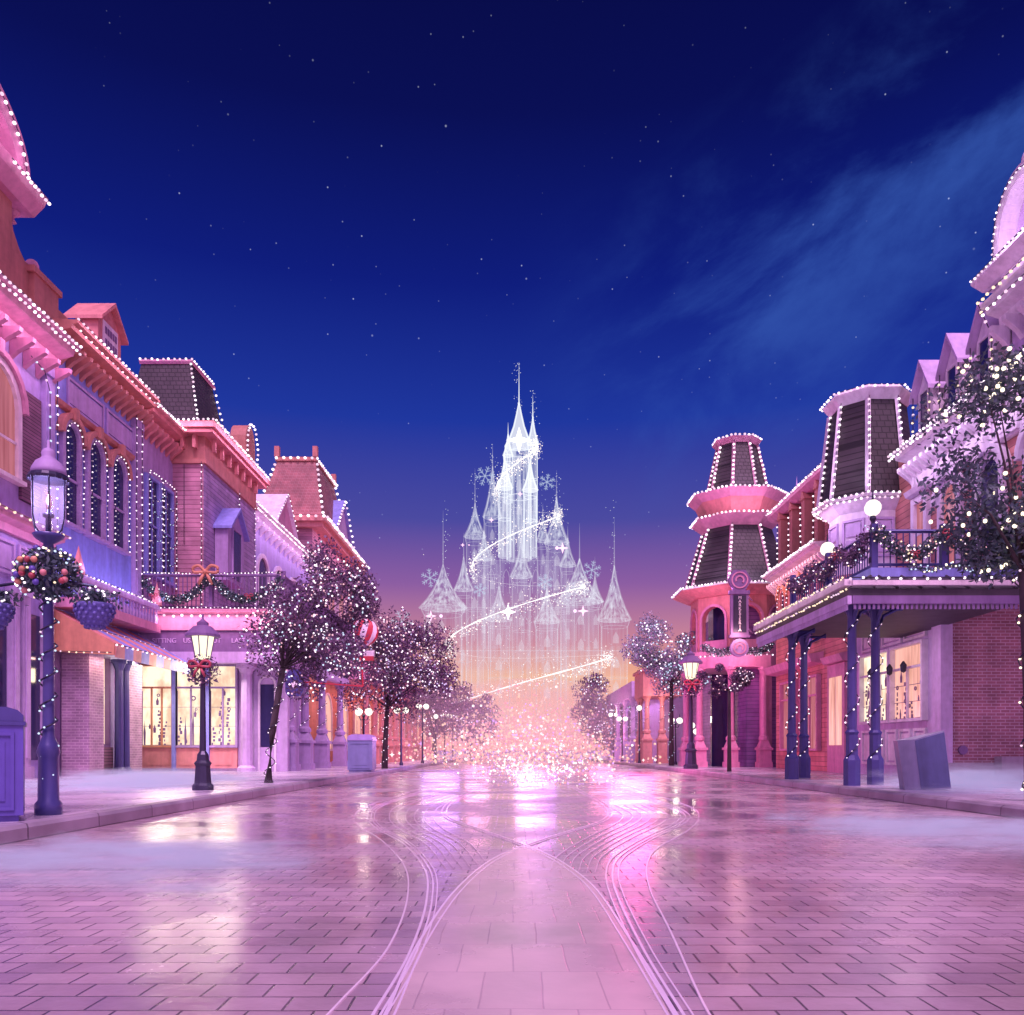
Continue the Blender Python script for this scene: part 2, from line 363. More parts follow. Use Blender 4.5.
# ------------------------------------------------------------------ ground, road, pavements
KL, KR, SW = -4.6, 6.2, .15
def brickroad(name, c1, c2, mort, bw, rh, rough=(.14,.36), ms=.008, bump=.5, offset=.5):
    m, t, p = newmat(name); n = t.nodes; l = t.links
    o = n.new('ShaderNodeTexCoord'); 
    wz = n.new('ShaderNodeTexNoise'); wz.inputs['Scale'].default_value = 1.7; l.new(o.outputs['Object'], wz.inputs[0])
    wa = n.new('ShaderNodeVectorMath'); wa.operation = 'MULTIPLY_ADD'; l.new(wz.outputs['Color'], wa.inputs[0]); wa.inputs[1].default_value = (.03,.03,0); l.new(o.outputs['Object'], wa.inputs[2])
    br = n.new('ShaderNodeTexBrick'); l.new(wa.outputs[0], br.inputs[0]); br.inputs['Scale'].default_value = 1; br.offset = offset
    br.inputs['Brick Width'].default_value = bw; br.inputs['Row Height'].default_value = rh; br.inputs['Mortar Size'].default_value = ms; br.inputs['Mortar Smooth'].default_value = .5
    br.inputs['Bias'].default_value = 0
    for k, c in (('Color1',c1),('Color2',c2),('Mortar',mort)): br.inputs[k].default_value = (*c,1)
    z = n.new('ShaderNodeTexNoise'); z.inputs['Scale'].default_value = .55; z.inputs['Detail'].default_value = 8; z.inputs['Roughness'].default_value = .6; l.new(o.outputs['Object'], z.inputs[0])
    r = n.new('ShaderNodeMapRange'); l.new(z.outputs[0], r.inputs[0]); r.inputs[1].default_value = .35; r.inputs[2].default_value = .65; r.inputs[3].default_value = .62; r.inputs[4].default_value = 1.18
    x = n.new('ShaderNodeMix'); x.data_type = 'RGBA'; x.blend_type = 'MULTIPLY'; x.inputs[0].default_value = 1
    l.new(br.outputs[0], x.inputs[6]); l.new(r.outputs[0], x.inputs[7]); l.new(x.outputs[2], p.inputs['Base Color'])
    rr = n.new('ShaderNodeMapRange'); l.new(z.outputs[0], rr.inputs[0]); rr.inputs[1].default_value = .35; rr.inputs[2].default_value = .65; rr.inputs[3].default_value = rough[0]; rr.inputs[4].default_value = rough[1]
    l.new(rr.outputs[0], p.inputs['Roughness'])
    f = n.new('ShaderNodeTexNoise'); f.inputs['Scale'].default_value = 26; f.inputs['Detail'].default_value = 4; l.new(o.outputs['Object'], f.inputs[0])
    h = n.new('ShaderNodeMath'); h.operation = 'MULTIPLY_ADD'; l.new(f.outputs[0], h.inputs[0]); h.inputs[1].default_value = -.28; l.new(br.outputs['Fac'], h.inputs[2])
    b = n.new('ShaderNodeBump'); b.invert = True; b.inputs['Strength'].default_value = bump; b.inputs['Distance'].default_value = .012
    l.new(h.outputs[0], b.inputs['Height']); l.new(b.outputs[0], p.inputs['Normal'])
    M[name] = m
brickroad('roadbrick', (.50,.39,.43), (.38,.29,.35), (.10,.07,.10), .215, .155, (.07,.40), .006, .5)
brickroad('slabs', (.60,.49,.46), (.53,.43,.42), (.43,.34,.35), .215, .465, (.14,.4), .004, .25, .5)  # peach tone painted in for the warm light down the road's middle
brickroad('pavement', (.62,.57,.66), (.54,.49,.59), (.22,.17,.24), 1.2, 1.2, (.16,.4), .008, .3, 0)
b = MB(); b.add([(-900,-60,-.03),(900,-60,-.03),(900,1800,-.03),(-900,1800,-.03)], [(0,1,2,3)]); structure('ground', b, 'granite')
b = MB(); b.add([(KL,-8,0),(KR,-8,0),(KR,140,0),(KL,140,0)], [(0,1,2,3)]); structure('road', b, 'roadbrick')
def pavement(x0, x1, kx):
    b = MB(); b.box(x0, x1, -8, 140, -.02, SW); structure('pavement', b, 'pavement')
    b = MB(); s = 1 if kx < 0 else -1
    b.F = Frame((kx,0,0),(0,1,0),(s,0,0)); b.fprof(-8, 140, [(-.22,-.02),(-.22,SW+.004),(-.03,SW+.004),(0,SW-.03),(.006,-.02)])
    structure('kerb', b, 'kerbstone')
pavement(-40, KL-.22, KL); pavement(KR+.22, 40, KR)

# swirling tram rails, laid flush in the paving; ground points picked from the photograph's plane
def gp(cx, cyy):      # enlarged-crop pixel -> ground
    x, y = 340+cx*.3516, 760+cyy*.3516
    Y = CH*F_PX/(y-HY); return ((x-CX)*Y/F_PX, Y)
def mid(a, b, t): return [(p[0]*(1-t)+q[0]*t, p[1]*(1-t)+q[1]*t) for p, q in zip(a, b)]
outl = [(50,800),(95,725),(200,545),(246,400),(240,310),(180,238),(100,192),(78,160),(104,130),(200,98),(330,58),(430,34)]
outl2 = [(-90,780),(0,690),(140,530),(192,390),(182,300),(120,230),(58,190),(40,165),(70,134),(170,100),(300,60),(420,35)]
crA = [(80,800),(130,725),(225,520),(330,370),(430,285),(527,243),(640,205),(735,176),(762,152),(742,124),(690,95),(640,70)]
crB = [(1005,800),(955,725),(830,520),(720,360),(620,285),(527,243),(400,197),(315,166),(303,142),(330,115),(385,85),(440,52)]
outr = [(1020,800),(975,725),(862,540),(790,390),(775,320),(800,272),(880,222),(965,180),(980,155),(930,128),(850,100),(740,65)]
outr2 = [(1090,780),(1030,690),(940,490),(882,370),(873,300),(905,250),(990,200),(1020,165),(1000,135),(900,100),(800,70),(720,45)]
RZ = [.005]
def rail(parent, pts, w, taper=False):
    RZ[0] += .00012
    c = catmull([Vector((*gp(*p), 0)) for p in pts], 14); b = MB(); z = RZ[0]; sec = []
    for i, q in enumerate(c):
        t = (c[min(i+1,len(c)-1)]-c[max(i-1,0)]).normalized(); nn = Vector((-t.y,t.x,0))*w*.5*(1 if not taper else .15+.85*math.sin(PI*i/(len(c)-1)))
        sec.append([q+nn+Vector((0,0,-.01)), q+nn*.8+Vector((0,0,z)), q-nn*.8+Vector((0,0,z)), q-nn+Vector((0,0,-.01))])
    b.loft(sec); b.build('rail', 'railmetal', parent)
def track(label, base, spreads, extra=()):
    t = thing('tram_track', label, 'rails', (*gp(*base[3]), 0), 'rails set in the road')
    for dx_, w in spreads: rail(t, [(x+dx_*(.35+.65*y/725), y) for x, y in base], w)
    for pts, w in extra: rail(t, pts, w, w < .0105)
track('pale rails curving along the left side of the road', outl, [(0,.014),(22,.011),(40,.008)], [(outl2,.0106)]+
      [([(p[0]+o,p[1]) for p in outl[4:10]], .010) for o in (62,84,108,134,160,188)])
track('pale rails crossing from the near left to the far right', crA, [(0,.015),(26,.010)])
track('pale rails crossing from the near right to the far left', crB, [(0,.015),(-26,.010)])
track('pale rails curving along the right side of the road', outr, [(0,.014),(-28,.011),(26,.008)], [(outr2,.0106)]+
      [([(p[0]-o,p[1]) for p in outr[4:10]], .010) for o in (50,74,98,124,150,178)])
# smooth slab strip between the crossing rails
ca = [gp(*p) for p in ((130,760),(225,520),(330,370),(430,285),(527,243))]; cb_ = [gp(*p) for p in ((955,760),(830,520),(720,360),(620,285),(527,243))]
ca = [ca[0]]+ca[1:]; pa = catmull([Vector((*p,.004)) for p in ca], 8); pb = catmull([Vector((*p,.004)) for p in cb_], 8)
b = MB()
near = [Vector((pa[0].x*.7,-2,.004)), Vector((pb[0].x*.7,-2,.004))]
b.add([near[0],near[1],pb[0],pa[0]], [(0,1,2,3)])
for i in range(len(pa)-2): b.add([pa[i],pb[i],pb[i+1],pa[i+1]], [(0,1,2,3)])
structure('paving_strip', b, 'slabs')

# ------------------------------------------------------------------ facade parts
FL = lambda x: Frame((x,0,0),(0,1,0),(1,0,0))       # faces the street from the left
FR = lambda x: Frame((x,0,0),(0,1,0),(-1,0,0))      # from the right
FF = lambda y: Frame((0,y,0),(1,0,0),(0,-1,0))      # faces the camera
def wall(par, F, u0,u1,z0,z1, mat, th=.3):
    b = MB(F); b.fbox(u0,u1,z0,z1,-th,0); return b.build('wall', mat, par)
def cornice(par, F, u0,u1,z,out=.5,h=.6, mat='p_salmon', bracket=0, name='cornice'):
    b = MB(F); b.fprof(u0,u1,[(.003,z-h),(out*.25,z-h),(out*.3,z-h*.55),(out*.75,z-h*.4),(out*.8,z-h*.2),(out,z-h*.15),(out,z),(.003,z+.04)])
    if bracket:
        k = int((u1-u0)/bracket)
        for i in range(k+1):
            u = u0+.08+i*((u1-u0-.16)/max(k,1)); b.fpoly_z = 0
            w = .07; P = F.p
            b.loft([[P(u-w,z-h-.45,.01),P(u-w,z-h+.02,.01),P(u-w,z-h+.02,out*.72),P(u-w,z-h-.08,out*.7),P(u-w,z-h-.3,out*.22)],
                    [P(u+w,z-h-.45,.01),P(u+w,z-h+.02,.01),P(u+w,z-h+.02,out*.72),P(u+w,z-h-.08,out*.7),P(u+w,z-h-.3,out*.22)]])
    return b.build(name, mat, par)
def window(par, F, u0,u1,z0,z1, frame='p_cream', pane='darkglass', arch=True, bars=1, case=.12, hood=None):
    uc, hw = (u0+u1)/2, (u1-u0)/2; zs = z1-hw if arch else z1
    b = MB(F)
    if arch:
        o = [(u0-case,z0)]+arc(uc,zs,hw+case)+[(u1+case,z0)]; i = [(u0,z0)]+arc(uc,zs,hw)+[(u1,z0)]
        b.fring(o, i, .002, .12)
        g = [(u0,z0)]+arc(uc,zs,hw)+[(u1,z0)]
    else:
        b.fring([(u0-case,z0),(u0-case,z1+case),(u1+case,z1+case),(u1+case,z0)], [(u0,z0),(u0,z1),(u1,z1),(u1,z0)], .002, .12)
        g = [(u0,z0),(u0,z1),(u1,z1),(u1,z0)]
    for k in range(bars): u = u0+(k+1)*(u1-u0)/(bars+1); b.fbox(u-.025,u+.025,z0,zs,.03,.07)
    zm = z0+(zs-z0)*.52; b.fbox(u0,u1,zm-.03,zm+.03,.032,.08)
    f = b.build('window', frame, par)
    b = MB(F); b.fpoly(g, .004, .03); b.build('pane', pane, f)
    b = MB(F); b.fbox(u0-case-.06,u1+case+.06,z0-.1,z0-.003,.003,.2); b.build('sill', frame, f)
    if hood:
        b = MB(F)
        if arch: b.fring(arc(uc,zs,hw+case+.16), arc(uc,zs,hw+case+.02), .003, .2); b.fbox(uc-.09,uc+.09,z1+case-.02,z1+case+.3,.01,.26)
        else: b.fprof(u0-case-.1,u1+case+.1,[(.003,z1+case+.02),(.2,z1+case+.08),(.26,z1+case+.2),(.003,z1+case+.3)])
        b.build('hood', hood, f)
    return f
def outline(par, F, u0,u1,z0,z1, d=.16, step=.2, r=.035, mat='bulb', arch=True):
    hw = (u1-u0)/2; uc = (u0+u1)/2
    pts = ([(u0,z0)]+arc(uc,z1-hw,hw)+[(u1,z0)]) if arch else [(u0,z0),(u0,z1),(u1,z1),(u1,z0)]
    return lights(par, [F.p(u,z,d) for u,z in pts], step, r, mat)
def pilaster(par, F, u0,u1,z0,z1,d=.12, mat='p_lavender', name='pilaster'):
    b = MB(F); b.fbox(u0,u1,z0+.3,z1-.25,.002,d); b.fbox(u0-.05,u1+.05,z0,z0+.298,.002,d+.06); b.fbox(u0-.05,u1+.05,z1-.248,z1,.002,d+.06)
    b.fbox(u0+.08,u1-.08,z0+.5,z1-.45,d+.002,d+.03)
    return b.build(name, mat, par)
def panels(par, F, u0,u1,z0,z1,n, mat, d=.06, name='panel'):
    for i in range(n):
        a = u0+(u1-u0)*i/n+.08; c = u0+(u1-u0)*(i+1)/n-.08
        b = MB(F); b.fring([(a,z0),(a,z1),(c,z1),(c,z0),(a,z0)], [(a+.07,z0+.07),(a+.07,z1-.07),(c-.07,z1-.07),(c-.07,z0+.07),(a+.07,z0+.07)], .002, d)
        b.fbox(a+.12,c-.12,z0+.12,z1-.12,.002,d*.6); b.build(name, mat, par)
def shopwin(par, F, u0,u1,z0,z1, frame='p_plum', glowm='win_warm', cols=2, transom=.8, deep=.5, stock=True):
    """lit display window: frame, a lit back wall behind it and goods standing in between"""
    b = MB(F); c = .07
    b.fring([(u0-c,z0-c),(u0-c,z1+c),(u1+c,z1+c),(u1+c,z0-c),(u0-c,z0-c)], [(u0,z0),(u0,z1),(u1,z1),(u1,z0),(u0,z0)], .0, .16)
    for k in range(1, cols): u = u0+(u1-u0)*k/cols; b.fbox(u-.025,u+.025,z0,z1-transom-.03,.05,.11)
    if transom: b.fbox(u0,u1,z1-transom-.03,z1-transom+.03,.048,.12)
    f = b.build('window', frame, par)
    b = MB(F); b.fbox(u0,u1,z0,z1,.004,.02); b.build('pane', glowm, f)
    if stock:
        b = MB(F); rnd = random.Random(int(u0*100))
        for _ in range(int((u1-u0)*5)):      # wreaths, bottles and boxes hung or stacked in the window
            uu = rnd.uniform(u0+.12,u1-.12); zz = rnd.uniform(z0+.1,z1-transom-.15); q = rnd.uniform(.03,.085)
            if rnd.random() < .5: b.fring(arc(uu,zz,q,None,9,0,360), arc(uu,zz,q*.55,None,9,0,360), .041, .06)
            else: b.fpoly([(uu-q*.5,zz-q*2),(uu+q*.5,zz-q*2),(uu+q*.7,zz),(uu+q*.2,zz+q),(uu,zz+q*2),(uu-q*.2,zz+q),(uu-q*.7,zz)], .041, .06)
        u = u0+.08
        while u < u1-.1:
            w = rnd.uniform(.03,.10); h = rnd.uniform(.2,(z1-transom-z0)*.9); zb = z0+.01
            k = rnd.random()
            if k < .45:
                for q in range(int(h/.12)): 
                    uu = u+rnd.uniform(-.04,.05); b.fbox(max(u0,uu-rnd.uniform(.01,.05)),min(u1,uu+rnd.uniform(.01,.06)),zb+q*.12,zb+q*.12+rnd.uniform(.05,.119),.022,.04)
            elif k < .7: b.fpoly([(u-w*.4,zb),(u-w*.6,zb+h*.5),(u-w*.15,zb+h*.75),(u,zb+h),(u+w*.15,zb+h*.75),(u+w*.6,zb+h*.5),(u+w*.4,zb)], .022, .036)
            u += rnd.uniform(.16,.3)
        b.fbox(u0+.01,u1-.01,z0+.004,z0+.02,.021,.062); b.fbox(u0+.01,u0+.022,z0+.004,z1-transom-.1,.021,.062)
        for q in (.33,.66): b.fbox(u0+.01,u1-.01,z0+(z1-transom-z0)*q,z0+(z1-transom-z0)*q+.012,.021,.05)
        if b.v: b.build('display', 'p_plum', f)
    return f
def frustum(par, name, mat, c, z0,z1, r0, r1, n=8, rot=None, smooth=False):
    b = MB(); rot = PI/n if rot is None else rot
    b.lathe([(r0,z0),(r1,z1)], (c[0],c[1],0), n, rot); return b.build(name, mat, par, smooth)
def ringpts(c, z, r, n=8, rot=None):
    rot = PI/n if rot is None else rot
    return [(c[0]+r*math.cos(2*PI*j/n+rot), c[1]+r*math.sin(2*PI*j/n+rot), z) for j in range(n+1)]
def hips(par, c, z0,z1,r0,r1,n=8,step=.24,r=.055,trim='p_rose',only=None,rot=None):
    a = ringpts(c,z0,r0,n,rot); e = ringpts(c,z1,r1,n,rot)
    for j in range(n):
        if only is not None and j not in only: continue
        b = MB(); b.tube([Vector(a[j]), Vector(e[j])], .07, 4); b.build('hip_trim', trim, par)
        lights(par, [Vector(a[j])+Vector((0,-.1,.05)), Vector(e[j])+Vector((0,-.1,.05))], step, r)
def mansard(par, x0,x1,y0,y1,z0,z1,ins,mat,name='roof',thick=True):
    b = MB(); b.hexa([(x0,y0,z0),(x1,y0,z0),(x1,y1,z0),(x0,y1,z0),(x0+ins,y0+ins,z1),(x1-ins,y0+ins,z1),(x1-ins,y1-ins,z1),(x0+ins,y1-ins,z1)])
    return b.build(name, mat, par)
def gable(par, F, u0,u1,z0,z1,zp,d0,d1, mat='p_cream', pane='darkglass', roofm='slate', win=True, name='dormer'):
    """a dormer: cheeks, gabled roof and a window"""
    b = MB(F); uc = (u0+u1)/2; b.fpoly([(u0,z0),(u0,z1),(uc,zp),(u1,z1),(u1,z0)], d0, d1); o = b.build(name, mat, par)
    b = MB(F); e = .12
    b.fring([(u0-e,z1-.06),(uc,zp+.14),(u1+e,z1-.06)], [(u0-e,z1-.16),(uc,zp+.02),(u1+e,z1-.16)], d0-.3, d1+.18); b.build('roof', roofm, o)
    if win:
        b = MB(F); a, c = u0+(u1-u0)*.25, u1-(u1-u0)*.25; b.fring([(a-.05,z0+.15),(a-.05,z1),(c+.05,z1),(c+.05,z0+.15)], [(a,z0+.15),(a,z1-.06),(c,z1-.06),(c,z0+.15)], d1+.002, d1+.06); f = b.build('window', mat, o)
        b = MB(F); b.fbox(a,c,z0+.15,z1-.06,d1+.004,d1+.03); b.build('pane', pane, f)
    return o
def column(par, x, y, z0, z1, r=.13, mat='p_mauve', ped=0, wrap=None, n=10):
    b = MB(); zb = z0+ped
    if ped:
        b.box(x-r*2.0,x+r*2.0,y-r*2.0,y+r*2.0,z0,z0+.22); b.box(x-r*1.7,x+r*1.7,y-r*1.7,y+r*1.7,z0+.22,zb-.1); b.box(x-r*2.1,x+r*2.1,y-r*2.1,y+r*2.1,zb-.1,zb)
        b.lathe([(r*2.4,zb),(r*1.2,zb+.35)], (x,y,0), 4, PI/4); zb += .3
    b.lathe([(r*1.5,zb),(r*1.5,zb+.12),(r,zb+.2),(r*.85,z1-.35),(r*.9,z1-.3),(r*1.4,z1-.12),(r*1.7,z1-.1),(r*1.7,z1)], (x,y,0), n)
    o = b.build('column', mat, par)
    if wrap:
        h = z1-.4-z0-ped; k = 40; lights(o, [(x+(r+.04)*math.cos(i*.62),y+(r+.04)*math.sin(i*.62),z0+ped*.4+.1+(h+ped*.5)*i/k) for i in range(k+1)], wrap, .026)
    return o
def railing(par, pts, z0, z1, mat='p_mauve', step=.14, r=.018):
    pts = [Vector((*p, 0)) for p in pts]
    b = MB()
    for z, rr in ((z1, .04), (z0+.08, .03)): b.tube([p+Vector((0,0,z)) for p in pts], rr, 4)
    for p in along(pts, step): b.tube([p+Vector((0,0,z0)), p+Vector((0,0,z1))], r, 4, False)
    for p in pts: b.box(p.x-.06,p.x+.06,p.y-.06,p.y+.06,z0,z1+.14)
    return b.build('railing', mat, par)
def brackets(par, x, y, z, L_, dirs, mat):
    for dxx, dyy in dirs:
        b = MB(); b.tube([(x,y,z-L_),(x+dxx*L_*.3,y+dyy*L_*.3,z-L_*.35),(x+dxx*L_,y+dyy*L_,z)], .035, 5); b.tube([(x,y,z-.06),(x+dxx*L_,y+dyy*L_,z-.06)], .03, 4); b.build('bracket', mat, par)
def sphere(mb, c, r, n=10): mb.lathe([(0.001,-r)]+[(r*math.sin(PI*i/7),-r*math.cos(PI*i/7)) for i in range(1,7)]+[(0.001,r)], c, n)
def text(par, s, size, loc, rot, mat, name='lettering', ext=.008, align='CENTER', label=None):
    cu = bpy.data.curves.new(name, 'FONT'); cu.body = s; cu.size = size; cu.extrude = ext; cu.align_x = align; cu.align_y = 'CENTER'
    tmp = bpy.data.objects.new('t', cu); COL.objects.link(tmp); bpy.context.view_layer.update()
    me = bpy.data.meshes.new_from_object(tmp.evaluated_get(bpy.context.evaluated_depsgraph_get())); bpy.data.objects.remove(tmp)
    me.materials.clear(); me.materials.append(M[mat]); o = bpy.data.objects.new(name, me); COL.objects.link(o); o.parent = par
    o.location = Vector(loc)-OFF.get(par.name, Vector((0,0,0))); o.rotation_euler = rot; return o
# ================================================================== LEFT SIDE
XL = -12
# ---- building with the arched pediment (nearest, left)
A = thing('corner_shop', 'nearest mauve shop on the left, with a bulb-lined arched gable and dark shutters', 'building', (XL,18,SW))
F = FL(XL)
wall(A, F, 13, 21.9, SW, 10.6, 'p_lavender', 6)
cornice(A, F, 13, 21.9, 11.25, .8, .65, 'p_rose', .55)
b = MB(F); b.fbox(13,20.4,11.3,14.0,-.6,-.1); b.fbox(20.4,21.1,11.3,12.9,-.6,-.1); b.fbox(21.1,22.2,11.3,12.7,-.9,.05); b.fbox(21.0,22.3,12.7,12.85,-.95,.1)
b.fpoly([(20.4,12.9),(20.4,13.9),(20.55,13.4),(20.8,13.1),(21.1,12.9)], -.55,-.15); b.build('parapet', 'p_terracotta', A)
b = MB(F); b.fprof(14,21.0,[(-.6,14.0),(.1,14.0),(.35,14.25),(.45,14.45),(-.6,14.5)]); b.build('ledge', 'p_rose', A)
ar = thing and MB(F); ar.fring(arc(17.75,14.52,2.65,1.65,22), arc(17.75,14.52,2.1,1.1,22), -.5, .35); ar.build('arched_gable', 'p_rose', A)
b = MB(F); b.fpoly(arc(17.75,14.52,2.09,1.09,16), -.4, -.2); b.build('tympanum', 'p_lilac', A)
lights(A, [F.p(u,z,.42) for u,z in arc(17.75,14.52,2.38,1.38,22)], .2, .06)
lights(A, [F.p(20.98,14.36,.5), F.p(19.4,14.36,.5)], .16, .06)
for u, z in ((20.75,13.75),(21.6,12.86)):
    b = MB(); p = F.p(u,z,-.3); sphere(b, (p.x,p.y,p.z+.28), .17); b.lathe([(.1,-.02),(.05,.05),(.05,.15)], p, 8); b.build('ball_finial', 'p_rose', A, True)
for zz in (11.18, 11.0): lights(A, [F.p(13.2,zz,.86), F.p(21.9,zz,.86)], .19, .055)
strip(A, F.p(14,10.85,.95), F.p(21.9,10.85,.95), (-.5,0,-1), 120)
strip(A, F.p(15,14.6,.8), F.p(20,14.6,.8), (-1,0,.5), 26)
window(A, F, 18.6, 20.3, 7.3, 9.8, 'p_cream', 'win_pink', True, 1, .16, 'p_rose')
b = MB(F); b.fbox(20.5,21.35,6.9,9.6,.003,.08); b.build('shutter', 'shutter', A)
window(A, F, 15.4, 17.1, 7.3, 9.8, 'p_cream', 'win_pink', True, 1, .16, 'p_rose')
pilaster(A, F, 21.45, 21.88, 6.5, 10.6, .14, 'p_lavender')
lights(A, [F.p(21.5,6.6,.22), F.p(21.5,9.9,.22), F.p(21.2,10.3,.25), F.p(20.6,10.4,.25)], .3, .045, 'bulb_blue')
lights(A, [F.p(21.85,6.6,.22), F.p(21.85,10.6,.22)], .24, .04, 'bulb')
cornice(A, F, 13, 21.9, 6.35, .5, .4, 'p_rose', 0, 'ledge')
lights(A, [F.p(14,6.3,.56), F.p(21.9,6.3,.56)], .3, .05, 'bulb_gold')
strip(A, F.p(14,6.1,.6), F.p(21.8,6.1,.6), (-.6,0,-1), 30, (.8,.6,1))
panels(A, F, 13.2, 21.8, 5.0, 5.8, 6, 'p_lilac')
for u in (18.9, 20.0, 20.45, 21.4): pilaster(A, F, u, u+.3, SW, 4.8, .16, 'p_lilac')
b = MB(F); b.fbox(19.25,19.95,.6,4.2,.003,.04); b.fbox(20.8,21.35,.6,4.2,.003,.04); b.build('shop_pane', 'darkglass', A)
wall(A, F, 21.9, 22.4, SW, 4.4, 'p_plum')
b = MB(); b.box(-11.98,-11.25,22.4,23.2,SW,3.75); b.build('brick_pier', 'b_mauve', A)
b = MB(); b.box(-12,-11.2,22.36,23.24,3.75,4.0); b.build('pier_cap', 'p_terracotta', A)

# ---- three arched windows building
B = thing('arched_window_shop', 'blue-lilac shop on the left with three bulb-outlined arched windows and a striped awning', 'building', (XL,24.4,SW))
wall(B, F, 21.92, 27.0, 4.4, 11.3, 'p_bluegrey', 5.9)
wall(B, F, 23.2, 27.0, SW, 4.4, 'p_lavender', 5.9)
cornice(B, F, 21.92, 27.0, 11.95, .7, .5, 'p_terracotta', .36)
b = MB(F); b.fbox(21.92,27,11.95,12.5,-.5,-.1); b.build('parapet', 'p_terracotta', B)
gb = gable(B, F, 24.3, 25.7, 12.3, 13.3, 13.85, -.6, .05, 'p_salmon', 'darkglass', 'p_salmon', False, 'pediment')
b = MB(F); b.fbox(24.55,25.45,12.45,13.3,.052,.08); b.build('plaque', 'p_whitep', gb)
b = MB(F)
for z in (12.6,12.95):
    for k in range(5): b.fbox(24.66+k*.15,24.76+k*.15,z,z+.2,.082,.095)
b.build('plaque_lettering', 'p_plum', gb)
lights(B, [F.p(22,12.0,.7), F.p(27,12.0,.7)], .22, .055); lights(B, [F.p(22,11.7,.72), F.p(27,11.7,.72)], .3, .04)
strip(B, F.p(22,11.9,.9), F.p(27,11.9,.9), (-.6,0,-1), 35)
panels(B, F, 22.6, 26.9, 10.05, 10.85, 2, 'p_mauve')
b = MB(F); b.fprof(21.95,27,[(.003,9.85),(.1,9.9),(.14,10.0),(.003,10.03)]); b.build('string_course', 'p_terracotta', B)
for u0, u1 in ((22.45,23.15),(23.75,24.5),(25.1,25.9)):
    window(B, F, u0, u1, 6.9, 9.55, 'p_mauve', 'darkglass', True, 0, .14, 'p_terracotta')
    outline(B, F, u0-.06, u1+.06, 6.9, 9.62, .2, .17, .03)
lights(B, [F.p(26.85,5,.2), F.p(26.85,11.3,.2)], .24, .035); lights(B, [F.p(26.45,6.5,.2), F.p(26.45,11.3,.2)], .26, .03)
pilaster(B, F, 26.5, 26.95, 5.3, 11.2, .14, 'p_mauve')
# projecting canopy with balustrade, then the awning
b = MB(F); b.fbox(21.95,26.9,4.55,4.8,.003,.75); b.build('canopy', 'p_rose', B)
b = MB(F); b.fbox(21.95,26.9,5.25,5.4,.6,.76)
for i in range(24): p = F.p(22.05+i*.205,4.8,.68); b.lathe([(.035,0),(.06,.15),(.03,.3),(.04,.45)], p, 6)
b.build('balustrade', 'p_lilac', B)
lights(B, [F.p(22,5.46,.7), F.p(26.9,5.46,.7)], .2, .045)
strip(B, F.p(22,5.6,.9), F.p(26.9,5.6,.9), (-1,0,.3), 30, (.6,.6,1))
for u in (22.0, 26.8):
    b = MB(); p = F.p(u,5.4,.68); b.lathe([(.16,0),(.16,.1),(.0,.75)], p, 4, PI/4); b.build('spike_finial', 'p_salmon', B)
b = MB(F); P = F.p; n = 10                               # awning: ten alternating stripes
for i in range(n):
    a, c = 21.95+4.95*i/n, 21.95+4.95*(i+1)/n; b.m = i % 2
    b.hexa([P(a,4.45,.01),P(c,4.45,.01),P(c,3.55,1.65),P(a,3.55,1.65),P(a,4.53,.01),P(c,4.53,.01),P(c,3.6,1.68),P(a,3.6,1.68)])
    b.hexa([P(a,3.25,1.64),P(c,3.25,1.64),P(c,3.25,1.67),P(a,3.25,1.67),P(a,3.598,1.65),P(c,3.598,1.65),P(c,3.598,1.68),P(a,3.598,1.68)])
aw = b.build('awning', ['p_salmon','p_bluegrey'], B)
b = MB(F); b.loft([[P(21.9,3.4,.02),P(21.9,4.5,.02),P(21.9,3.6,1.65),P(21.9,3.3,1.65)],[P(21.94,3.4,.02),P(21.94,4.5,.02),P(21.94,3.6,1.65),P(21.94,3.3,1.65)]]); b.build('awning_end', 'p_orange', aw)
lights(aw, [P(21.9,3.58,1.72), P(26.9,3.58,1.72)], .3, .045, 'bulb'); lights(aw, [P(21.85,3.4,.1), P(21.85,3.36,1.6)], .2, .035, 'bulb_gold')
lights(aw, [P(22,4.05,.92), P(26.8,4.05,.92)], .34, .03, 'bulb_pink')
strip(aw, P(22,3.3,1.0), P(26.8,3.3,1.0), (-.3,0,-1), 40, (1,.72,.55))
shopwin(B, F, 23.45, 24.75, 1.0, 3.5, 'p_plum', 'win_warm', 1, .0)
b = MB(F); b.fbox(23.3,24.9,SW,.93,.003,.2); b.build('stall_riser', 'shutter', B)
for u in (24.95,25.35): column(B, *F.p(u,0,.35)[:2], SW, 3.5, .13, 'ironblue')
b = MB(F); b.fbox(25.7,26.6,SW,3.5,.003,.3); b.build('brick_pier', 'b_mauve', B)
point(B, P(24.5,3.0,2.0), 30, (1,.78,.5), .2)

# ---- balcony building
C = thing('balcony_shop', 'pink shop on the left with a garlanded balcony and small mansard tower', 'building', (-9.7,27,SW))
G = FF(28.0)
wall(C, G, -12.5, -8.6, SW, 5.0, 'p_lilac', 6)
wall(C, FL(XL), 27.02, 29.7, 5.0, 12.0, 'p_mauve', 5.9)
b = MB(); b.box(-12,-7.4,27,38,4.66,5.22); b.box(-12,-7.3,26.9,38,5.22,5.32); b.build('balcony_floor', 'p_rose', C)
b = MB(); b.box(-12,-7.5,27.08,27.4,3.98,4.658); b.box(-7.72,-7.5,27.4,38,3.98,4.658); b.build('fascia_board', 'p_plum', C)
b = MB(); b.box(-12,-7.46,27.04,27.4,3.72,3.978); b.box(-7.76,-7.46,27.4,38,3.72,3.978); b.box(-12,-7.4,27.0,27.4,3.62,3.718); b.build('lintel', 'p_lilac', C)
